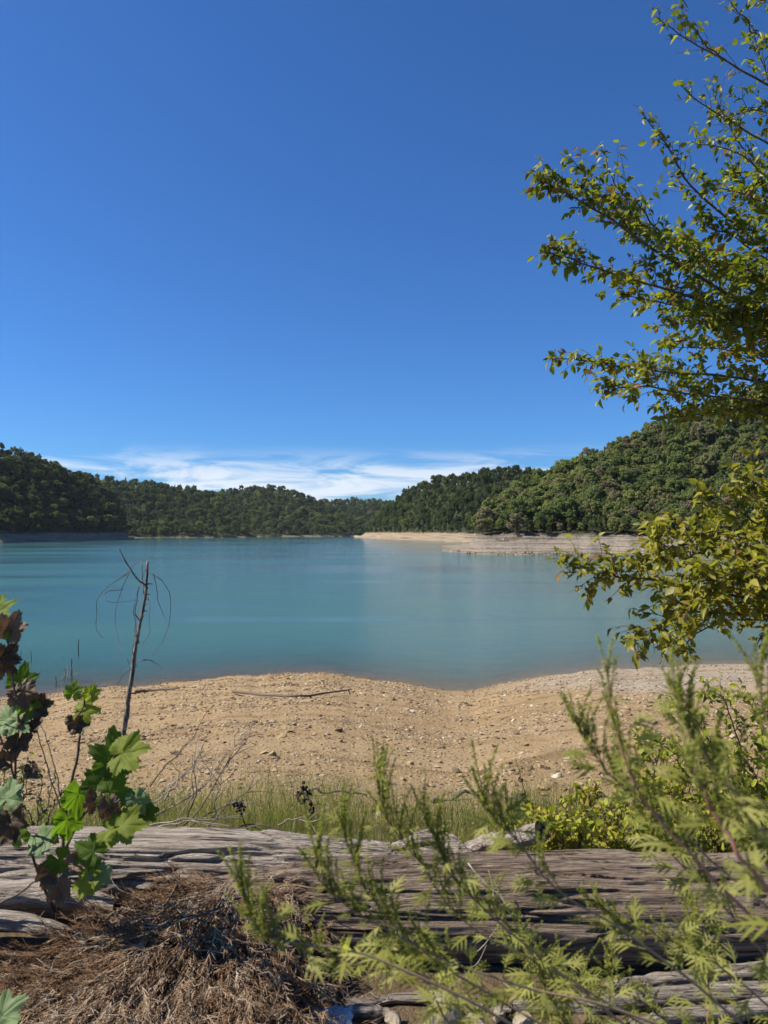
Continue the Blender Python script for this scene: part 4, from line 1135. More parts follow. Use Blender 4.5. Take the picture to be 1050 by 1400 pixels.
# ------------------------------------------------------------------ dead sapling with hanging vines
sap = thing('dead_sapling', P(158, 1165, 4.2), 'tall thin dead sapling with peeling bark and looping dry vines', 'sapling')
mb = MB()
p = wander(spline([P(*q) for q in [(158, 1168, 4.2), (163, 1090, 4.2), (169, 1010, 4.2), (175, 965, 4.2), (184, 905, 4.2), (192, 850, 4.2), (199, 805, 4.2), (203, 768, 4.2)]], 60), 0.012, 7)
tube(mb, p, np.linspace(0.018, 0.006, 60) * (1 + 0.12 * rng.uniform(-1, 1, 60)), 9, wob=0.14)
for k in range(26):
    i = int(rng.integers(14, 58)); d_ = nrm(rng.normal(size=3) * [1, .6, .6] + [0, 0, .3])
    tube(mb, np.array([p[i], p[i] + d_ * rng.uniform(.015, .045)]), [.005, .0015], 4)
mb.obj('stem', M['dead_stem'], sap)
for k, (px, r_) in enumerate([([(199, 800, 4.2), (188, 792, 4.18), (176, 775, 4.16), (168, 758, 4.15), (161, 748, 4.15)], .006), ([(197, 812, 4.2), (195, 790, 4.22), (193, 772, 4.22)], .004),
                              ([(192, 850, 4.2), (186, 838, 4.15), (187, 815, 4.12), (191, 800, 4.1)], .004), ([(190, 880, 4.2), (185, 850, 4.2), (184, 830, 4.2), (192, 800, 4.2)], .0035)]):
    mb = MB(); q = wander(spline([P(*c) for c in px], 14), 0.01, 540 + k); tube(mb, q, np.linspace(r_, r_ * .4, 14), 5); mb.obj('branch', M['dead_stem'], sap)
for k, px in enumerate([[(176, 785), (168, 805), (159, 840), (161, 875), (170, 895), (178, 912)], [(178, 782), (152, 800), (135, 818), (129, 845), (133, 862), (143, 871)], [(205, 783), (222, 795), (233, 815), (231, 850), (222, 880), (206, 898)],
                        [(210, 785), (215, 815), (228, 848), (229, 860)], [(168, 806), (148, 810), (144, 820), (158, 824), (186, 820)], [(186, 912), (181, 880), (186, 850), (189, 830)],
                        [(195, 902), (210, 903), (222, 912), (226, 925)], [(184, 905), (196, 903), (203, 901)], [(180, 915), (168, 920), (163, 933), (162, 938)], [(200, 772), (190, 770), (176, 782), (160, 795)],
                        [(196, 800), (203, 822), (205, 860), (196, 880)]]):
    mb = MB(); q = wander(spline([P(u, v, 4.2 + 0.12 * math.sin(k * 2.1 + i)) for i, (u, v) in enumerate(px)], 26), 0.013, 560 + k); tube(mb, q, np.linspace(.0024, .0011, 26), 4)
    mb.obj('vine', M['twig'], sap)

# ------------------------------------------------------------------ near tree and bush hanging in from the right
LEAF_T = [blade_leaf(0.62, 4, 0.14, 0.16), blade_leaf(0.56, 4, 0.28, 0.30), blade_leaf(0.66, 4, 0.05, 0.06), blade_leaf(0.50, 4, 0.45, 0.22)]

def leafy(name, root_loc, trunk, boughs, mat, label, cat, lsize, seed, gap=0.06, twig_l=0.34, leaf_gap=0.028, sub=0.6, n_parts=300, up=0.25, droop=0.35, tint_mu=0.42, tint_sd=0.2, twig_r=0.0022):
    r = np.random.default_rng(seed)
    root = thing(name, root_loc, label, cat)
    if trunk is not None:
        mb = MB(); tp = wander(spline(trunk[0], 30), 0.05, seed); tube(mb, tp, np.linspace(trunk[1], trunk[2], 30), 12, wob=0.06); mb.obj('trunk', M['bark'], root)
    LP, LD, LN, LS, LT = [], [], [], [], []
    def leaf(p, d, s):
        dd = nrm(np.asarray(d) + r.normal(size=3) * 0.55 + np.array([0, 0, -droop]))
        LP.append(p); LD.append(dd); LN.append(nrm(np.array([0, -0.15, 1.0]) + r.normal(size=3) * 0.65))
        LS.append(s * r.uniform(0.55, 1.15)); LT.append(float(np.clip(r.normal(tint_mu, tint_sd) + (0.35 if r.uniform() < 0.07 else 0), 0, 1)))
    for bi, (ctrl, r0, dens) in enumerate(boughs):
        c = np.array([P(*q) for q in ctrl]); nb = 40
        if trunk is not None and ctrl[0][0] > 1100:              # spring from the trunk
            c = np.concatenate([[tp[int(np.argmin(np.abs(tp[:, 2] - (c[0][2] - 0.15))))]], c])
        p = wander(spline(c, nb), 0.035, seed + bi); Lb = np.linalg.norm(np.diff(p, axis=0), axis=1).sum()
        mb = MB(); tube(mb, p, np.linspace(r0, 0.0022, nb), 7, wob=0.05)
        s = 0.18 * Lb; side = 1
        while s < Lb * 0.995:
            f = s / Lb; i = min(int(f * (nb - 1)), nb - 2); tg = nrm(p[i + 1] - p[i])
            perp = nrm(np.cross(tg, r.normal(size=3)) + np.array([0, 0, up]))
            d0 = nrm(tg * r.uniform(0.45, 1.1) + perp * r.uniform(0.5, 1.0)); Lt = twig_l * r.uniform(0.35, 1.1) * (1.0 - 0.68 * f)
            e = p[i] + d0 * Lt; q = wander(spline([p[i], p[i] + d0 * Lt * 0.5 + np.array([0, 0, .02]), e + tg * Lt * .15], 9), 0.015, int(r.integers(1e5)))
            tube(mb, q, np.linspace(twig_r, 0.0009, 9), 4)
            def along(q_, L_):
                m = max(2, int(L_ / leaf_gap * dens)); sg = 1
                for j in range(m):
                    t = 0.12 + 0.88 * (j + r.uniform(0, .6)) / m; k = min(int(t * (len(q_) - 1)), len(q_) - 2)
                    tg2 = nrm(q_[k + 1] - q_[k]); sd = nrm(np.cross(tg2, [0, 0, 1.0]) + r.normal(size=3) * .3) * sg; sg = -sg
                    leaf(q_[k] + (q_[k + 1] - q_[k]) * r.uniform(), tg2 * 0.6 + sd * 0.9, lsize)
            along(q, Lt)
            if r.uniform() < sub * dens and Lt > 0.1:
                k = int(r.integers(3, 7)); d1 = nrm(d0 + r.normal(size=3) * 0.6); L1 = Lt * r.uniform(.4, .8)
                q1 = spline([q[k], q[k] + d1 * L1 * .5 + [0, 0, .01], q[k] + d1 * L1], 7); tube(mb, q1, np.linspace(twig_r * .7, .0008, 7), 4); along(q1, L1)
            s += gap * r.uniform(0.6, 1.4) / max(dens, 0.25) ** 0.5
        for j in range(int(4 * dens) + 2): leaf(p[nb - 1 - int(r.integers(0, 5))], nrm(p[-1] - p[-3]) + r.normal(size=3) * .5, lsize)
        mb.obj('branch', M['twig'], root)
    LP, LD, LN, LS, LT = map(np.array, (LP, LD, LN, LS, LT))
    az = LP[:, 0] / LP[:, 1]; elv = (LP[:, 2] - H) / LP[:, 1]
    inview = (np.abs(az) < 0.515) & (elv < 0.71) & (elv > -0.66)
    outer = az if n_parts else az
    order = np.argsort(np.where(inview, -(LS / LP[:, 1]) - np.where(az < 0.42, 0.02, 0), 1))
    top = order[:n_parts]
    variants = []
    for k in range(24):
        tv, tq, tt = LEAF_T[k % 4]; m = MB(); m.add(tv, tq, tt, float(np.clip((k + .5) / 24, 0, 1))); variants.append(m.mesh('leaf', mat))
    rl = np.array(root.location)
    for i in top:
        X = nrm(LD[i]); Y = nrm(np.cross(LN[i], X)); Z = np.cross(X, Y)
        from mathutils import Matrix
        R = Matrix(((X[0], Y[0], Z[0]), (X[1], Y[1], Z[1]), (X[2], Y[2], Z[2])))
        k = int(np.clip(LT[i] * 24, 0, 23)); o = bpy.data.objects.new('leaf', variants[k]); COL.objects.link(o); o.parent = root
        o.location = tuple(LP[i] - rl); o.rotation_euler = R.to_euler(); o.scale = (LS[i],) * 3
    rest_ = np.setdiff1d(np.arange(len(LP)), top); mb = MB()
    for k in range(4):
        s_ = rest_[rest_ % 4 == k]; tv, tq, tt = LEAF_T[k]; stamp(mb, tv, tq, tt, LP[s_], LD[s_], LN[s_], LS[s_], LT[s_])
    if len(rest_):
        tag(mb.obj('foliage', mat, root), kind='stuff')
    return root

TX = P(1180, 700, 4.8)
gz_ = float(ground_z(TX[0], TX[1]))
leafy('overhanging_tree', (TX[0], TX[1], gz_), ([(TX[0] + .25, TX[1] + .1, gz_ - .2), (TX[0] + .1, TX[1], 9.0), (TX[0], TX[1], 10.5), (TX[0] - .05, TX[1] - .1, 12.2), (TX[0] - .15, TX[1] - .2, 14.0)], 0.13, 0.04), [
    ([(1170, 175, 4.6), (1050, 114, 4.4), (960, 64, 4.2), (892, 22, 4.1)], .011, 0.32), ([(985, 80, 4.25), (950, 40, 4.2), (926, -8, 4.2)], .005, 0.16), ([(1060, 60, 4.3), (1010, 20, 4.3), (985, -20, 4.3)], .005, 0.3),
    ([(1170, 285, 4.8), (1060, 205, 4.5), (985, 160, 4.3), (926, 106, 4.2)], .010, 0.30), ([(1160, 160, 4.3), (1090, 80, 4.2), (1060, 20, 4.2), (1040, -20, 4.2)], .009, 0.7),
    ([(1170, 420, 4.8), (1045, 335, 4.5), (955, 265, 4.3), (915, 215, 4.2), (884, 155, 4.2)], .012, 0.42), ([(1170, 360, 5.0), (1080, 270, 4.8), (1010, 215, 4.6), (940, 190, 4.5)], .010, 0.6),
    ([(1175, 490, 4.7), (1050, 428, 4.4), (940, 370, 4.2), (850, 312, 4.1), (775, 268, 4.0), (727, 241, 3.95)], .016, 0.95), ([(1175, 510, 5.1), (1050, 410, 4.9), (920, 335, 4.6), (845, 290, 4.5), (778, 215, 4.4)], .013, 0.85),
    ([(930, 340, 4.2), (880, 290, 4.15), (845, 255, 4.1), (820, 205, 4.1)], .006, 0.45), ([(1175, 530, 4.4), (1010, 432, 4.2), (880, 388, 4.1), (800, 360, 4.0), (747, 350, 4.0)], .013, 0.95),
    ([(1175, 520, 4.9), (1020, 450, 4.7), (930, 420, 4.5), (850, 400, 4.4)], .012, 1.0), ([(1175, 560, 4.7), (1040, 520, 4.5), (915, 507, 4.3), (830, 497, 4.2), (752, 487, 4.15)], .013, 0.9),
    ([(1175, 585, 4.3), (1040, 548, 4.2), (930, 535, 4.1), (870, 530, 4.0), (824, 537, 4.0)], .010, 0.8), ([(1160, 340, 5.2), (1070, 250, 5.0), (1010, 190, 4.9), (970, 112, 4.8)], .010, 0.45),
    ([(1160, 300, 4.9), (1090, 200, 4.7), (1048, 110, 4.6), (1030, 40, 4.5)], .010, 0.5), ([(1170, 600, 4.5), (1070, 575, 4.3), (990, 560, 4.2), (905, 572, 4.1)], .010, 1.0),
    ([(1170, 470, 4.5), (1080, 380, 4.4), (1010, 330, 4.3), (960, 300, 4.3)], .010, 1.0), ([(1170, 500, 4.2), (1090, 440, 4.1), (1020, 420, 4.05), (950, 440, 4.0)], .010, 1.0), ([(1170, 545, 5.2), (1080, 500, 5.0), (1000, 480, 4.9), (900, 470, 4.8)], .010, 1.0),
    ([(1170, 540, 4.6), (1060, 470, 4.5), (980, 440, 4.4), (890, 445, 4.3)], .009, 1.0), ([(1170, 470, 4.0), (1080, 400, 3.9), (1000, 360, 3.9), (920, 330, 3.9)], .009, 0.9), ([(1170, 400, 4.4), (1090, 320, 4.4), (1030, 270, 4.4), (960, 255, 4.4)], .009, 0.8), ([(1160, 240, 4.2), (1100, 170, 4.2), (1040, 150, 4.2), (990, 160, 4.2)], .008, 0.5), ([(1170, 440, 5.2), (1080, 340, 5.1), (1030, 280, 5.0), (1000, 230, 5.0)], .010, 0.8)],
    M['tree_leaf'], 'tree hanging its small yellow-green leaves into the sky from beyond the edge', 'tree', 0.057, 901, gap=0.030, twig_l=0.37, leaf_gap=0.017, sub=0.9, up=0.35, tint_mu=0.52, tint_sd=0.22)

BX = P(1170, 800, 3.6); gz_ = float(ground_z(BX[0], BX[1]))
leafy('yellowing_bush', (BX[0], BX[1], gz_), ([(BX[0] + .1, BX[1], gz_ - .1), (BX[0] + .05, BX[1], 8.6), (BX[0], BX[1], 9.3), (BX[0] - .05, BX[1], 9.9)], 0.045, 0.012), [
    ([(1165, 850, 3.6), (1010, 815, 3.45), (890, 795, 3.35), (820, 788, 3.3), (766, 784, 3.3)], .009, 0.95), ([(1165, 830, 3.6), (1020, 770, 3.5), (930, 750, 3.45), (880, 738, 3.4)], .008, 0.95),
    ([(1165, 800, 3.6), (1060, 730, 3.5), (1000, 700, 3.45), (958, 686, 3.4)], .008, 0.8), ([(1165, 780, 3.5), (1090, 700, 3.4), (1040, 665, 3.35), (1005, 648, 3.3)], .007, 0.7),
    ([(1165, 860, 3.5), (1030, 838, 3.4), (940, 845, 3.3), (890, 865, 3.25), (868, 880, 3.2)], .008, 0.85), ([(1165, 865, 3.7), (1040, 850, 3.6), (960, 862, 3.5), (925, 890, 3.45)], .007, 0.8),
    ([(1165, 840, 3.9), (1010, 800, 3.8), (920, 775, 3.7), (850, 765, 3.7)], .008, 1.0), ([(1165, 815, 3.9), (1060, 770, 3.8), (980, 740, 3.7), (910, 725, 3.7)], .008, 0.9), ([(1165, 830, 3.3), (1080, 790, 3.2), (1010, 780, 3.15), (950, 800, 3.1)], .007, 1.0),
    ([(1165, 790, 3.8), (1100, 740, 3.7), (1050, 700, 3.6), (1030, 660, 3.6)], .007, 0.8), ([(1165, 840, 3.4), (1080, 830, 3.3), (1000, 825, 3.2), (930, 830, 3.2)], .007, 1.0), ([(1165, 820, 3.5), (1080, 760, 3.45), (1020, 735, 3.4), (960, 725, 3.4)], .007, 0.95)],
    M['bush_leaf'], 'bush with yellowing leaves reaching over the lake below the sunlit hill', 'bush', 0.055, 902, gap=0.025, twig_l=0.36, leaf_gap=0.018, sub=0.9, up=0.25, tint_mu=0.48, tint_sd=0.17)

# two leafy shrubs and low herbs on the right, behind the logs
B2 = P(980, 1190, 4.4); 
leafy('arching_shrub', (B2[0], B2[1], float(ground_z(B2[0], B2[1]))), None, [
    ([(1000, 1175, 4.4), (985, 1080, 4.4), (960, 1000, 4.35), (925, 962, 4.3), (905, 975, 4.3)], .006, 0.7), ([(1020, 1175, 4.5), (1015, 1080, 4.5), (1005, 1000, 4.5), (985, 955, 4.45), (960, 948, 4.4)], .006, 0.75),
    ([(1040, 1175, 4.4), (1050, 1080, 4.4), (1045, 1010, 4.4), (1020, 960, 4.4), (1000, 950, 4.4)], .006, 0.8), ([(1060, 1170, 4.3), (1080, 1060, 4.3), (1060, 990, 4.3), (1040, 970, 4.3)], .006, 0.8), ([(990, 1175, 4.3), (960, 1100, 4.3), (930, 1040, 4.2), (905, 1020, 4.2)], .005, 0.8),
    ([(1010, 1175, 4.3), (1000, 1110, 4.25), (985, 1060, 4.2), (960, 1040, 4.2)], .005, 0.9), ([(1030, 1178, 4.2), (1040, 1100, 4.15), (1030, 1050, 4.1), (1010, 1030, 4.1)], .005, 0.9)],
    M['herb_leaf'], 'arching leafy shrub on the slope with the bare sand behind it', 'shrub', 0.050, 903, gap=0.024, twig_l=0.25, leaf_gap=0.022, sub=0.9, n_parts=120, tint_mu=0.55, tint_sd=0.2)
B3 = P(880, 1170, 4.5)
leafy('leafy_shrub', (B3[0], B3[1], float(ground_z(B3[0], B3[1]))), None, [
    ([(885, 1172, 4.5), (890, 1090, 4.5), (900, 1030, 4.5), (893, 1004, 4.5)], .005, 0.85), ([(875, 1172, 4.5), (870, 1100, 4.5), (878, 1040, 4.5), (872, 1012, 4.5)], .005, 0.8), ([(900, 1172, 4.5), (920, 1110, 4.4), (930, 1060, 4.4), (925, 1020, 4.4)], .005, 0.8),
    ([(895, 1172, 4.4), (910, 1130, 4.3), (930, 1090, 4.3), (940, 1060, 4.3)], .005, 0.85)],
    M['herb_leaf'], 'bright leafy shrub standing before the sand, left of the arching shrub', 'shrub', 0.048, 904, gap=0.022, twig_l=0.26, leaf_gap=0.020, sub=0.9, n_parts=80, tint_mu=0.72, tint_sd=0.2)

HERB = [(752, 1165, 3.75), (790, 1168, 3.65), (826, 1162, 3.8), (862, 1166, 3.7), (905, 1165, 3.6), (945, 1168, 3.75), (985, 1160, 3.7), (1025, 1165, 3.6), (775, 1142, 4.2), (815, 1138, 4.3), (855, 1134, 4.3), (900, 1130, 4.2), (948, 1128, 4.3), (1000, 1125, 4.2), (1040, 1130, 4.2), (720, 1158, 4.0)]
for k, (u, v, d) in enumerate(HERB):
    b = P(u, v, d); b[2] = float(ground_z(b[0], b[1])); bo = []
    for j in range(11):
        topv = v - rng.uniform(18, 72); uu = u + rng.normal() * 22
        bo.append(([(u, v + 45, d), ((u + uu) / 2 + rng.normal() * 4, (v + 45 + topv) / 2, d + rng.normal() * .04), (uu, topv, d + rng.normal() * .1)], .003, 0.7))
    where = 'next behind the big cracked log' if d < 3.9 else 'in the back row towards the beach'
    leafy('leafy_weed', b, None, bo, M['herb_leaf'], 'low clump of bright yellow-green leaves ' + where, 'weed', 0.046, 920 + k, gap=0.030, twig_l=0.13, leaf_gap=0.022, sub=0.5, n_parts=0, tint_mu=0.74, tint_sd=0.2, twig_r=.0014, droop=0.1)
    bpy.data.objects[[o.name for o in COL.objects if o.name.startswith('leafy_weed')][-1]]['group'] = 'leafy weeds ' + where

# a few low green herbs on the left, under the lobed-leaf sapling
for k, (u, v, d, lab) in enumerate([(45, 1120, 3.75, 'small dark green herb behind the log at the left edge'), (25, 1100, 3.9, 'small leafy herb farther back at the left edge of the beach')]):
    b = P(u, v, d); b[2] = float(ground_z(b[0], b[1])); bo = []
    for j in range(6):
        uu = u + rng.normal() * 28; bo.append(([(u, v + 40, d), ((u + uu) / 2, v - 5, d), (uu, v - rng.uniform(20, 75), d)], .003, 0.6))
    leafy('leafy_weed', b, None, bo, M['tree_leaf'], lab, 'weed', 0.032, 950 + k, gap=0.05, twig_l=0.10, leaf_gap=0.03, sub=0.2, n_parts=0, tint_mu=0.25, tint_sd=0.15, twig_r=.0014)

# ------------------------------------------------------------------ young sycamore on the left: large lobed leaves
def lobed_leaf(seed, bend=0.15, curl=0.0, fold=0.1, crumple=0.03):
    r = np.random.default_rng(seed); na, nrg = 120, 7
    th = np.linspace(-np.pi * 0.93, np.pi * 0.93, na)
    lob = [(0, 1.0, 0.34), (0.92, 0.88, 0.33), (-0.92, 0.88, 0.33), (1.85, 0.72, 0.34), (-1.85, 0.72, 0.34)]
    rad = np.full(na, 0.60)
    for (c, l, w) in lob:
        rad = np.maximum(rad, 0.58 + (l * r.uniform(0.92, 1.08) - 0.58) * np.clip(1 - np.abs(th - c) / w / 1.35, 0, 1) ** 0.85)
    tooth = np.abs(((th * 5.2 + r.uniform(0, 1)) % 1.0) - 0.5) * 2
    rad = rad * (1 + 0.13 * (tooth ** 1.5 - 0.4)) * (1 + 0.03 * r.normal(size=na))
    rad *= np.clip(1.15 - (np.abs(th) / 3.3) ** 8, 0.25, 1)
    f = np.linspace(0, 1, nrg)[1:]
    x = (f[:, None] * rad[None] * np.cos(th)[None]); y = (f[:, None] * rad[None] * np.sin(th)[None])
    rr = np.sqrt(x * x + y * y)
    vein = sum(np.exp(-((th - c) / 0.06) ** 2) for (c, _, _) in lob)[None] * f[:, None] * 0.04
    z = -bend * rr ** 2 + fold * np.abs(y) + crumple * fbm(x * 3 + 5, y * 3 + seed, seed, 3) * 2 - vein + 0.03 * np.cos(th * 5.0)[None] * f[:, None]
    if curl:
        R_ = 1.0 / curl; ang = y / R_; y = R_ * np.sin(ang); z = z + R_ * (1 - np.cos(ang))
        ang = np.clip(x, 0, None) * curl * 0.8; z = z + np.clip(x, 0, None) * np.sin(ang) * 0.5
    v = np.concatenate([[[0, 0, 0]], np.stack([x, y, z], -1).reshape(-1, 3)])
    tr = [[0, 1 + j, 2 + j] for j in range(na - 1)]; q = []
    for g_ in range(nrg - 2):
        for j in range(na - 1):
            a_ = 1 + g_ * na + j; q.append([a_, a_ + na, a_ + na + 1, a_ + 1])
    return v, np.array(q), np.array(tr)

SYD = 0.24
SY = P(78, 1245, 2.62 + SYD)
syc = thing('sycamore_sapling', SY, 'young sapling with large lobed green and withered brown leaves', 'sapling')
STEM = [([(78, 1262, 2.66), (82, 1180, 2.62), (92, 1100, 2.60), (104, 1040, 2.58), (112, 985, 2.56), (118, 945, 2.55)], .008), ([(84, 1170, 2.62), (110, 1120, 2.55), (135, 1080, 2.5), (150, 1050, 2.48), (160, 1022, 2.46)], .006),
        ([(80, 1200, 2.62), (100, 1180, 2.55), (128, 1160, 2.5), (160, 1140, 2.48)], .004), ([(76, 1250, 2.66), (52, 1190, 2.6), (35, 1130, 2.5), (22, 1060, 2.4), (26, 980, 2.32), (18, 920, 2.28), (4, 850, 2.25)], .006),
        ([(20, 1065, 2.4), (0, 1000, 2.35), (-30, 930, 2.3)], .004), ([(88, 1120, 2.6), (66, 1060, 2.62), (50, 1000, 2.62), (38, 950, 2.6)], .003), ([(-40, 1255, 2.6), (20, 1225, 2.55), (52, 1205, 2.52), (75, 1196, 2.5)], .005), ([(90, 1110, 2.6), (72, 1042, 2.65), (58, 990, 2.7)], .003)]
stem_pts = []
for k, (px, r_) in enumerate(STEM):
    mb = MB(); p = wander(spline([P(q[0], q[1], q[2] + SYD) for q in px], 30), 0.012, 600 + k); tube(mb, p, np.linspace(r_, r_ * .45, 30), 7, wob=.08); mb.obj('stem', M['twig'], syc); stem_pts.append(p)
SP = np.concatenate(stem_pts)
#        u, v, size px, tip angle deg (0 right, 90 up), normal x, normal z, kind, tint, bend, depth, curl
LV = [(168, 1030, 62, 20, -.35, .9, 'g', .75, .12, 2.42, 0), (158, 1040, 66, 95, .25, .1, 'g', .15, .15, 2.50, 0), (140, 1075, 52, 130, .5, .2, 'g', .12, .2, 2.52, 0), (150, 1085, 52, 10, .3, .55, 'g', .35, .25, 2.46, 0),  # high green tints bake in sunlight on and through the leaf
      (165, 1130, 58, 12, -.3, 1.1, 'g', .72, .12, 2.40, 0), (186, 1092, 38, -60, .2, .3, 'p', .6, .3, 2.48, .4), (175, 1105, 44, -20, .5, .1, 'g', .05, .2, 2.50, 0), (150, 1100, 40, -80, .3, -.2, 'b', .45, .3, 2.44, 1.5),
      (128, 1090, 36, -100, .6, .2, 'b', .5, .4, 2.48, 1.8), (112, 972, 38, 10, -.3, .7, 'g', .85, .2, 2.55, 0), (100, 948, 28, 80, .1, .2, 'g', .55, .2, 2.55, .5), (124, 950, 26, 70, .3, .2, 'y', .9, .3, 2.54, .8),
      (104, 985, 34, -60, .2, .3, 'b', .1, .3, 2.55, 1.6), (112, 990, 30, -130, .2, .4, 'b', .15, .3, 2.53, 1.4), (108, 1085, 52, -95, 1.2, .2, 'g', .45, .2, 2.52, .7), (92, 1120, 48, -85, .8, .1, 'g', .5, .3, 2.50, .9),
      (60, 1150, 46, 160, -.4, .9, 'p', .25, .2, 2.46, .3), (80, 1175, 40, -45, .5, .4, 'g', .3, .3, 2.46, .7), (128, 1165, 46, 150, .2, .5, 'g', .25, .3, 2.44, .3), (150, 1135, 46, -10, -.2, .9, 'y', .7, .2, 2.43, .5),
      (122, 1205, 46, 190, -.3, .9, 'g', .8, .2, 2.40, .2), (135, 1195, 34, -30, .3, .6, 'p', .5, .3, 2.42, .5), (66, 1190, 38, -100, .3, .2, 'b', .55, .4, 2.46, 1.8), (82, 1212, 42, -85, .3, .1, 'b', .6, .3, 2.45, 1.6),
      (100, 1180, 34, 20, .2, .5, 'b', .65, .4, 2.45, 1.5), (10, 1092, 50, 100, -.2, .7, 'p', .2, .2, 2.35, .3), (12, 1085, 30, 170, -.2, .9, 'y', .75, .2, 2.4, .2), (-8, 838, 52, 50, -.3, .8, 'g', .6, .2, 2.25, .2),
      (-4, 860, 46, 30, -.4, .5, 'g', .7, .2, 2.24, 0), (12, 862, 46, 60, .4, .1, 'b', .75, .3, 2.22, 1.3), (4, 900, 46, 40, .5, -.3, 'b', .05, .3, 2.23, 1.0), (0, 905, 44, -40, .4, -.2, 'b', .02, .3, 2.24, 1.2),
      (28, 935, 46, 80, .1, .1, 'g', .25, .2, 2.33, .3), (30, 945, 44, -70, .3, .3, 'b', .35, .3, 2.31, .8), (38, 960, 34, -70, .2, .5, 'y', .6, .3, 2.32, .7), (48, 965, 40, 10, .3, .1, 'b', .05, .3, 2.33, 1.4),
      (44, 985, 36, -110, .3, .1, 'b', .05, .3, 2.34, 1.6), (26, 1010, 42, -100, .3, .2, 'b', .08, .3, 2.36, 1.3), (12, 985, 48, 170, -.3, .8, 'p', .5, .2, 2.34, .3), (24, 985, 40, -40, -.1, .8, 'p', .65, .2, 2.33, .5),
      (8, 1040, 32, 150, .1, .3, 'b', .3, .3, 2.37, 1.4), (44, 1050, 26, -60, .2, .1, 'b', .05, .3, 2.4, 1.8), (15, 1120, 46, -70, .3, .3, 'b', .12, .3, 2.42, 1.2), (0, 1140, 36, -20, .2, .6, 'b', .3, .3, 2.42, .9),
      (28, 1145, 30, 120, .1, .4, 'g', .5, .3, 2.44, .5), (200, 1110, 30, -40, .5, .2, 'g', .05, .2, 2.52, .4), (98, 1095, 34, 60, .3, .3, 'g', .4, .2, 2.54, .6), (80, 1140, 34, 110, .1, .3, 'g', .3, .2, 2.53, .8)]
for k, (u, v, s, ta, nx, nz_, kd, tn, bd, d, cl) in enumerate(LV):
    tv, tq, tt = lobed_leaf(700 + k, bd * 1.3, cl, 0.16 if kd != 'b' else .3, 0.05 if kd != 'b' else 0.13)
    d = d + SYD; c = P(u, v, d); s_ = 0.62 * s * d / F / 0.94; a_ = math.radians(ta); dr = np.array([math.cos(a_), -0.15, math.sin(a_)])
    nm = nrm(np.array([nx, -1.0, nz_])); dr = nrm(dr - nm * float(dr @ nm))
    mb = MB(); m = {'g': M['syc_green'], 'y': M['syc_green'], 'p': M['syc_pale'], 'b': M['syc_brown']}[kd]
    stamp(mb, tv, tq, tt, [c], [dr], [nm], s_, tn if kd != 'b' else 0.22 + 0.7 * tn)
    o = mb.obj('leaf', m, syc)
    if kd == 'b': o['label'] = 'withered curled brown leaf'
    # leaf stalk to the nearest stem
    dd = np.linalg.norm(SP - c, axis=1); j = int(np.argmin(dd + 0.4 * np.maximum(SP[:, 2] - c[2], 0)))
    if dd[j] < 0.4:
        mb = MB(); tube(mb, spline([SP[j], (SP[j] + c) / 2 + [0, 0, .015], c], 8), [.0022, .0018, .0016, .0015, .0014, .0014, .0013, .0012], 5, tint=.3); st = mb.obj('stalk', M['weed_stem'], o); st.location = (0, 0, 0)

# ------------------------------------------------------------------ ragweed in front
BEAD = (np.array([[-1, 0, 0], [0, .62, .25], [1, 0, 0], [0, -.62, .25]], float), np.array([[0, 1, 2], [0, 2, 3]]))
LOBE = blade_leaf(0.15, 4, 0.10, 0.25, peak=0.4)
def rag_leaf(mb, p, d, n_, s, tint):
    X = nrm(d); Y = nrm(np.cross(n_, X)); Z = np.cross(X, Y)
    ps, ds, ss_ = [p], [X], [s]
    for t, l in ((.22, .55), (.42, .50), (.62, .34)):
        for sg in (-1, 1):
            ps.append(p + X * s * t - Z * s * .25 * t * t); ds.append(nrm(X * .75 + Y * sg * .75 - Z * .1)); ss_.append(s * l * rng.uniform(.8, 1.15))
    stamp(mb, LOBE[0], LOBE[1], LOBE[2], np.array(ps), np.array(ds), np.tile(Z, (len(ps), 1)), np.array(ss_), tint)
def spike_mesh(mb, p, tint):
    L_ = np.linalg.norm(np.diff(p, axis=0), axis=1).sum(); n = int(L_ / 0.00105)
    t = np.sort(rng.uniform(0.04, 1, n)); k = np.minimum((t * (len(p) - 1)).astype(int), len(p) - 2); f = (t * (len(p) - 1) - k)[:, None]
    c = p[k] * (1 - f) + p[k + 1] * f; rad = 0.0048 * (1.05 - 0.75 * t)[:, None]
    dr = rand_dirs(n); dr[:, 2] = dr[:, 2] * .4 - .2
    stamp(mb, BEAD[0], None, BEAD[1], c + nrm(dr) * rad, rand_dirs(n), rand_dirs(n), rng.uniform(.0018, .0036, n) * (1.1 - .4 * t), np.clip(rng.normal(tint, .2, n), 0, 1))
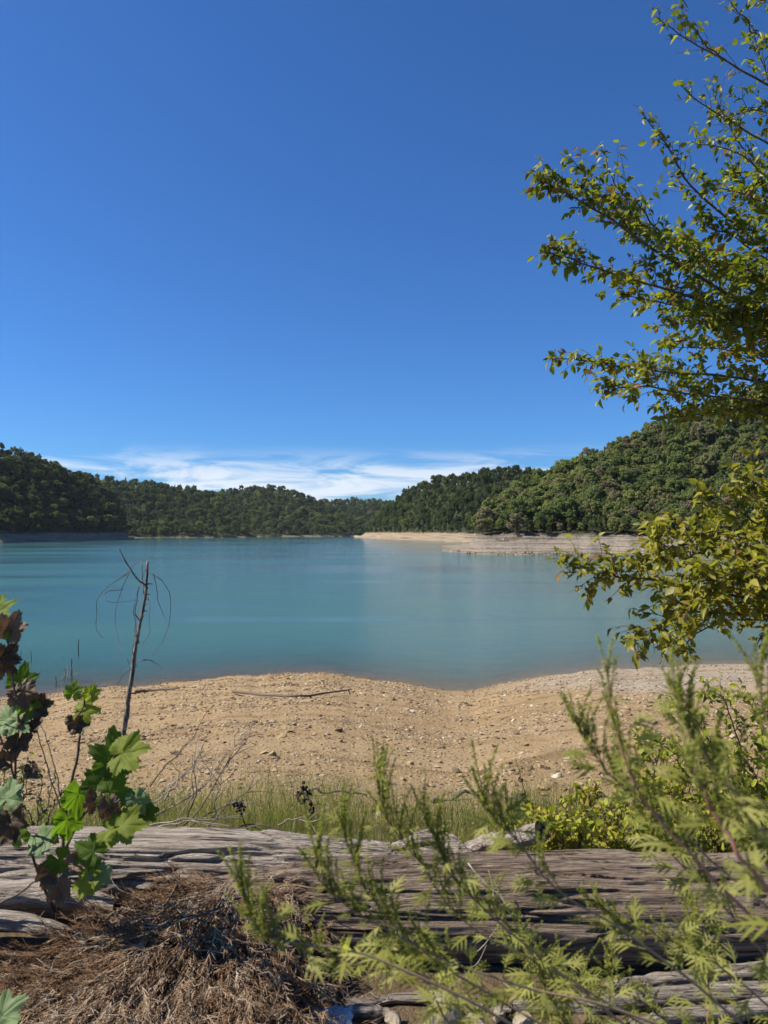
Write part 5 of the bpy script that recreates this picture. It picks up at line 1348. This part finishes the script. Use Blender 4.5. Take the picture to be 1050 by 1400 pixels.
def ragweed(px, label, r0=.0032, n_spike=8, n_leaf=10, sp_len=(.06, .13), start=.35, lf=(.05, .085), tip=True, red=.5, seed=0, leaf_from=.05, leaf_to=.8, vert=1.0, spread=.35):
    global rng
    rng = np.random.default_rng(seed + 4000)
    p = wander(spline([P(*q) for q in px], 50), 0.012, seed)
    back = nrm((p[0] - p[4]) * [1, 1, 0]); base_ = p[0] + back * 0.30; base_[2] = float(ground_z(base_[0], base_[1])) - 0.02
    low = spline([base_, base_ * .55 + p[0] * .45 + [0, 0, -.03], p[0]], 14)[:-1]
    t = thing('ragweed', base_, label, 'weed', None)
    r0 = r0 * 0.78
    mb = MB(); tube(mb, np.concatenate([low, p]), np.concatenate([np.linspace(r0 * 1.25, r0, 13), np.linspace(r0, r0 * .3, 50)]), 7, tint=red); mb.obj('stem', M['weed_stem'], t)
    if tip:
        mb = MB(); spike_mesh(mb, p[37:], .55); mb.obj('flower_spike', M['weed'], t)
    n_spike = int(n_spike * 2.3)
    for k in range(n_spike):
        f = start + (0.97 - start) * (k + rng.uniform(0, .7)) / n_spike; i = min(int(f * 49), 48); tg = nrm(p[i + 1] - p[i])
        d_ = nrm(np.array([0, 0, vert]) + tg * .35 + rng.normal(size=3) * [spread, spread, .1]); L_ = rng.uniform(*sp_len) * (1.15 - .4 * f)
        q = spline([p[i], p[i] + d_ * L_ * .35 + tg * .012, p[i] + d_ * L_ * .7 + tg * .016, p[i] + d_ * L_ + tg * .012], 12)
        mb = MB(); tube(mb, q, np.linspace(.0012, .0005, 12), 4, tint=.4); spike_mesh(mb, q[2:], rng.uniform(.4, .75)); mb.obj('flower_spike', M['weed'], t)
        if rng.uniform() < .7:
            mb = MB(); rag_leaf(mb, p[i], nrm(rng.normal(size=3) * [1, .6, .25] + tg * .4), nrm(rng.normal(size=3) * .4 + [0, -.3, 1]), rng.uniform(.022, .04), rng.uniform(.3, .8)); mb.obj('leaf', M['weed'], t)
    n_leaf = int(n_leaf * 2.0)
    for k in range(n_leaf):
        f = leaf_from + (leaf_to - leaf_from) * (k + rng.uniform(0, .8)) / n_leaf; i = min(int(f * 49), 48); tg = nrm(p[i + 1] - p[i])
        d_ = nrm(rng.normal(size=3) * [1, .7, .3] + tg * .5 + [0, 0, -.1]); st = p[i] + d_ * .02
        mb = MB(); tube(mb, np.array([p[i], st]), [.001, .0008], 4, tint=.4); rag_leaf(mb, st, d_, nrm(rng.normal(size=3) * .4 + [0, -.4, 1]), rng.uniform(*lf) * .72, rng.uniform(.25, .9)); mb.obj('leaf', M['weed'], t)
    return t
ragweed([(930, 1430, 1.55), (780, 1345, 1.5), (650, 1265, 1.45), (570, 1180, 1.42), (525, 1105, 1.4), (513, 1045, 1.4)], 'tallest ragweed of the middle cluster, its spikes crossing the grass', seed=1, n_spike=14, sp_len=(.06, .13), start=.42)
ragweed([(1000, 1440, 1.35), (820, 1372, 1.3), (660, 1335, 1.28), (540, 1275, 1.25), (450, 1215, 1.25), (418, 1150, 1.25)], 'ragweed with crowded spikes leaning over the brown log', seed=2, n_spike=13, sp_len=(.06, .13), start=.45)
ragweed([(760, 1440, 1.25), (600, 1345, 1.2), (480, 1300, 1.18), (400, 1290, 1.16), (355, 1262, 1.15), (322, 1188, 1.15)], 'ragweed reaching farthest over the dead brown brush', seed=3, n_spike=9, sp_len=(.06, .12), start=.62, n_leaf=6)
ragweed([(1060, 1440, 1.3), (890, 1300, 1.28), (770, 1215, 1.25), (700, 1140, 1.25), (668, 1110, 1.25), (657, 1075, 1.25)], 'ragweed in front of the sawn branch', seed=4, n_spike=9, start=.4, n_leaf=12)
ragweed([(1100, 1345, 1.1), (1020, 1250, 1.1), (935, 1165, 1.1), (873, 1075, 1.1), (843, 985, 1.1), (826, 905, 1.1)], 'ragweed with a tall thin spike reaching the far edge of the sand', seed=5, n_spike=7, sp_len=(.05, .09), start=.35, red=.95, n_leaf=11, r0=.004)
ragweed([(1110, 1290, 1.25), (960, 1165, 1.2), (865, 1090, 1.2), (812, 1035, 1.2), (788, 982, 1.2)], 'ragweed with two short spikes against the gravel', seed=6, n_spike=8, sp_len=(.06, .12), start=.45, n_leaf=10, red=.6)
ragweed([(1140, 1240, 1.05), (1050, 1130, 1.05), (975, 1050, 1.05), (940, 990, 1.05), (928, 948, 1.05)], 'ragweed with a cluster of spikes before the arching shrub', seed=7, n_spike=10, sp_len=(.06, .12), start=.35, n_leaf=9, r0=.004, red=.7)
ragweed([(1130, 1200, .95), (1085, 1080, .95), (1055, 980, .95), (1042, 888, .95)], 'ragweed spike cut by the frame above the arching shrub', seed=8, n_spike=6, sp_len=(.05, .1), start=.2, n_leaf=5, r0=.004)
ragweed([(800, 1470, 1.6), (775, 1410, 1.58), (748, 1362, 1.56), (735, 1330, 1.55)], 'low ragweed with broad cut leaves in front of the poles', seed=9, n_spike=6, sp_len=(.04, .1), start=.3, n_leaf=16, lf=(.07, .12), leaf_to=1.0)
ragweed([(985, 1460, 1.5), (968, 1370, 1.48), (950, 1300, 1.46), (952, 1240, 1.45)], 'upright ragweed in front of the right part of the cracked log', seed=10, n_spike=6, sp_len=(.05, .1), start=.4, n_leaf=13, lf=(.05, .09), leaf_to=1.0, red=.8)
ragweed([(640, 1470, 1.4), (610, 1390, 1.38), (575, 1325, 1.36), (540, 1290, 1.35)], 'leafy ragweed hanging before the dark hollow under the log', seed=11, n_spike=4, sp_len=(.04, .08), start=.6, n_leaf=16, lf=(.05, .10), leaf_to=1.0)
ragweed([(1100, 1420, 1.4), (1010, 1340, 1.38), (930, 1290, 1.36), (850, 1262, 1.35), (800, 1235, 1.35)], 'ragweed with fine arching spikes over the middle of the cracked log', seed=12, n_spike=10, sp_len=(.05, .1), start=.3, n_leaf=12, spread=.6, vert=.6)
ragweed([(880, 1440, 1.7), (820, 1370, 1.7), (770, 1330, 1.7), (705, 1300, 1.7)], 'ragweed with thin drooping spikes before the cracked log base', seed=13, n_spike=12, sp_len=(.07, .13), start=.25, n_leaf=6, spread=.8, vert=.35)
ragweed([(1130, 1330, .9), (1060, 1230, .9), (1000, 1140, .9), (960, 1080, .9), (930, 1040, .9)], 'ragweed blurred closest to the lens beneath the arching shrub', seed=14, n_spike=6, sp_len=(.05, .09), start=.35, n_leaf=10, r0=.0045, red=1.0)

ragweed([(840, 1450, 1.4), (700, 1380, 1.36), (590, 1310, 1.33), (510, 1240, 1.3), (478, 1165, 1.3), (470, 1105, 1.3)], 'ragweed with long spikes just left of the tallest middle one', seed=15, n_spike=9, sp_len=(.06, .13), start=.5, n_leaf=8)
ragweed([(900, 1440, 1.5), (740, 1310, 1.45), (640, 1220, 1.42), (600, 1170, 1.4), (585, 1115, 1.4)], 'ragweed with dense spikes just right of the tallest middle one', seed=16, n_spike=9, sp_len=(.06, .12), start=.45, n_leaf=10)

ragweed([(700, 1440, 1.5), (640, 1370, 1.5), (560, 1330, 1.5), (470, 1310, 1.48), (430, 1290, 1.47)], 'ragweed spreading low between the brush and the dark hollow', seed=21, n_spike=9, sp_len=(.04, .09), start=.3, n_leaf=12, spread=.7)
ragweed([(860, 1440, 1.6), (760, 1340, 1.6), (690, 1260, 1.58), (640, 1225, 1.56)], 'ragweed with fine leaves before the curling dry root', seed=22, n_spike=9, sp_len=(.05, .10), start=.3, n_leaf=12, spread=.6)
ragweed([(1120, 1400, 1.5), (1030, 1290, 1.5), (960, 1210, 1.48), (905, 1150, 1.47), (880, 1115, 1.46)], 'ragweed against the bright low leaves, lower than the tall spikes', seed=23, n_spike=11, sp_len=(.05, .11), start=.3, n_leaf=14, red=.8)
ragweed([(1130, 1330, 1.6), (1070, 1210, 1.6), (1020, 1120, 1.58), (990, 1060, 1.57)], 'ragweed standing among the arching shrub stems', seed=24, n_spike=11, sp_len=(.06, .12), start=.2, n_leaf=12)
ragweed([(1000, 1450, 1.7), (900, 1390, 1.7), (840, 1340, 1.7), (830, 1300, 1.7)], 'short ragweed just above the upper grey pole', seed=25, n_spike=8, sp_len=(.05, .09), start=.3, n_leaf=14, spread=.6)

# a single lobed leaf on its own stalk in the bottom corner
c = P(2, 1390, 2.1); gb = np.array([c[0] - .05, c[1] + .05, float(ground_z(c[0] - .05, c[1] + .05))])
sd_ = thing('sycamore_seedling', gb, 'seedling with one pale lobed leaf in the corner below the dead brush', 'seedling')
mb = MB(); tube(mb, spline([gb, (gb + c) / 2 + [-.02, 0, .02], c], 10), np.linspace(.003, .0015, 10), 5, tint=.3); mb.obj('stem', M['weed_stem'], sd_)
tv, tq, tt = lobed_leaf(790, .25, .3, .16, .05); mb = MB(); nm = nrm(np.array([-.2, -1., .9])); dr = np.array([.5, -.15, .86]); dr = nrm(dr - nm * float(dr @ nm))
stamp(mb, tv, tq, tt, [c], [dr], [nm], .075, .4); mb.obj('leaf', M['syc_pale'], sd_)
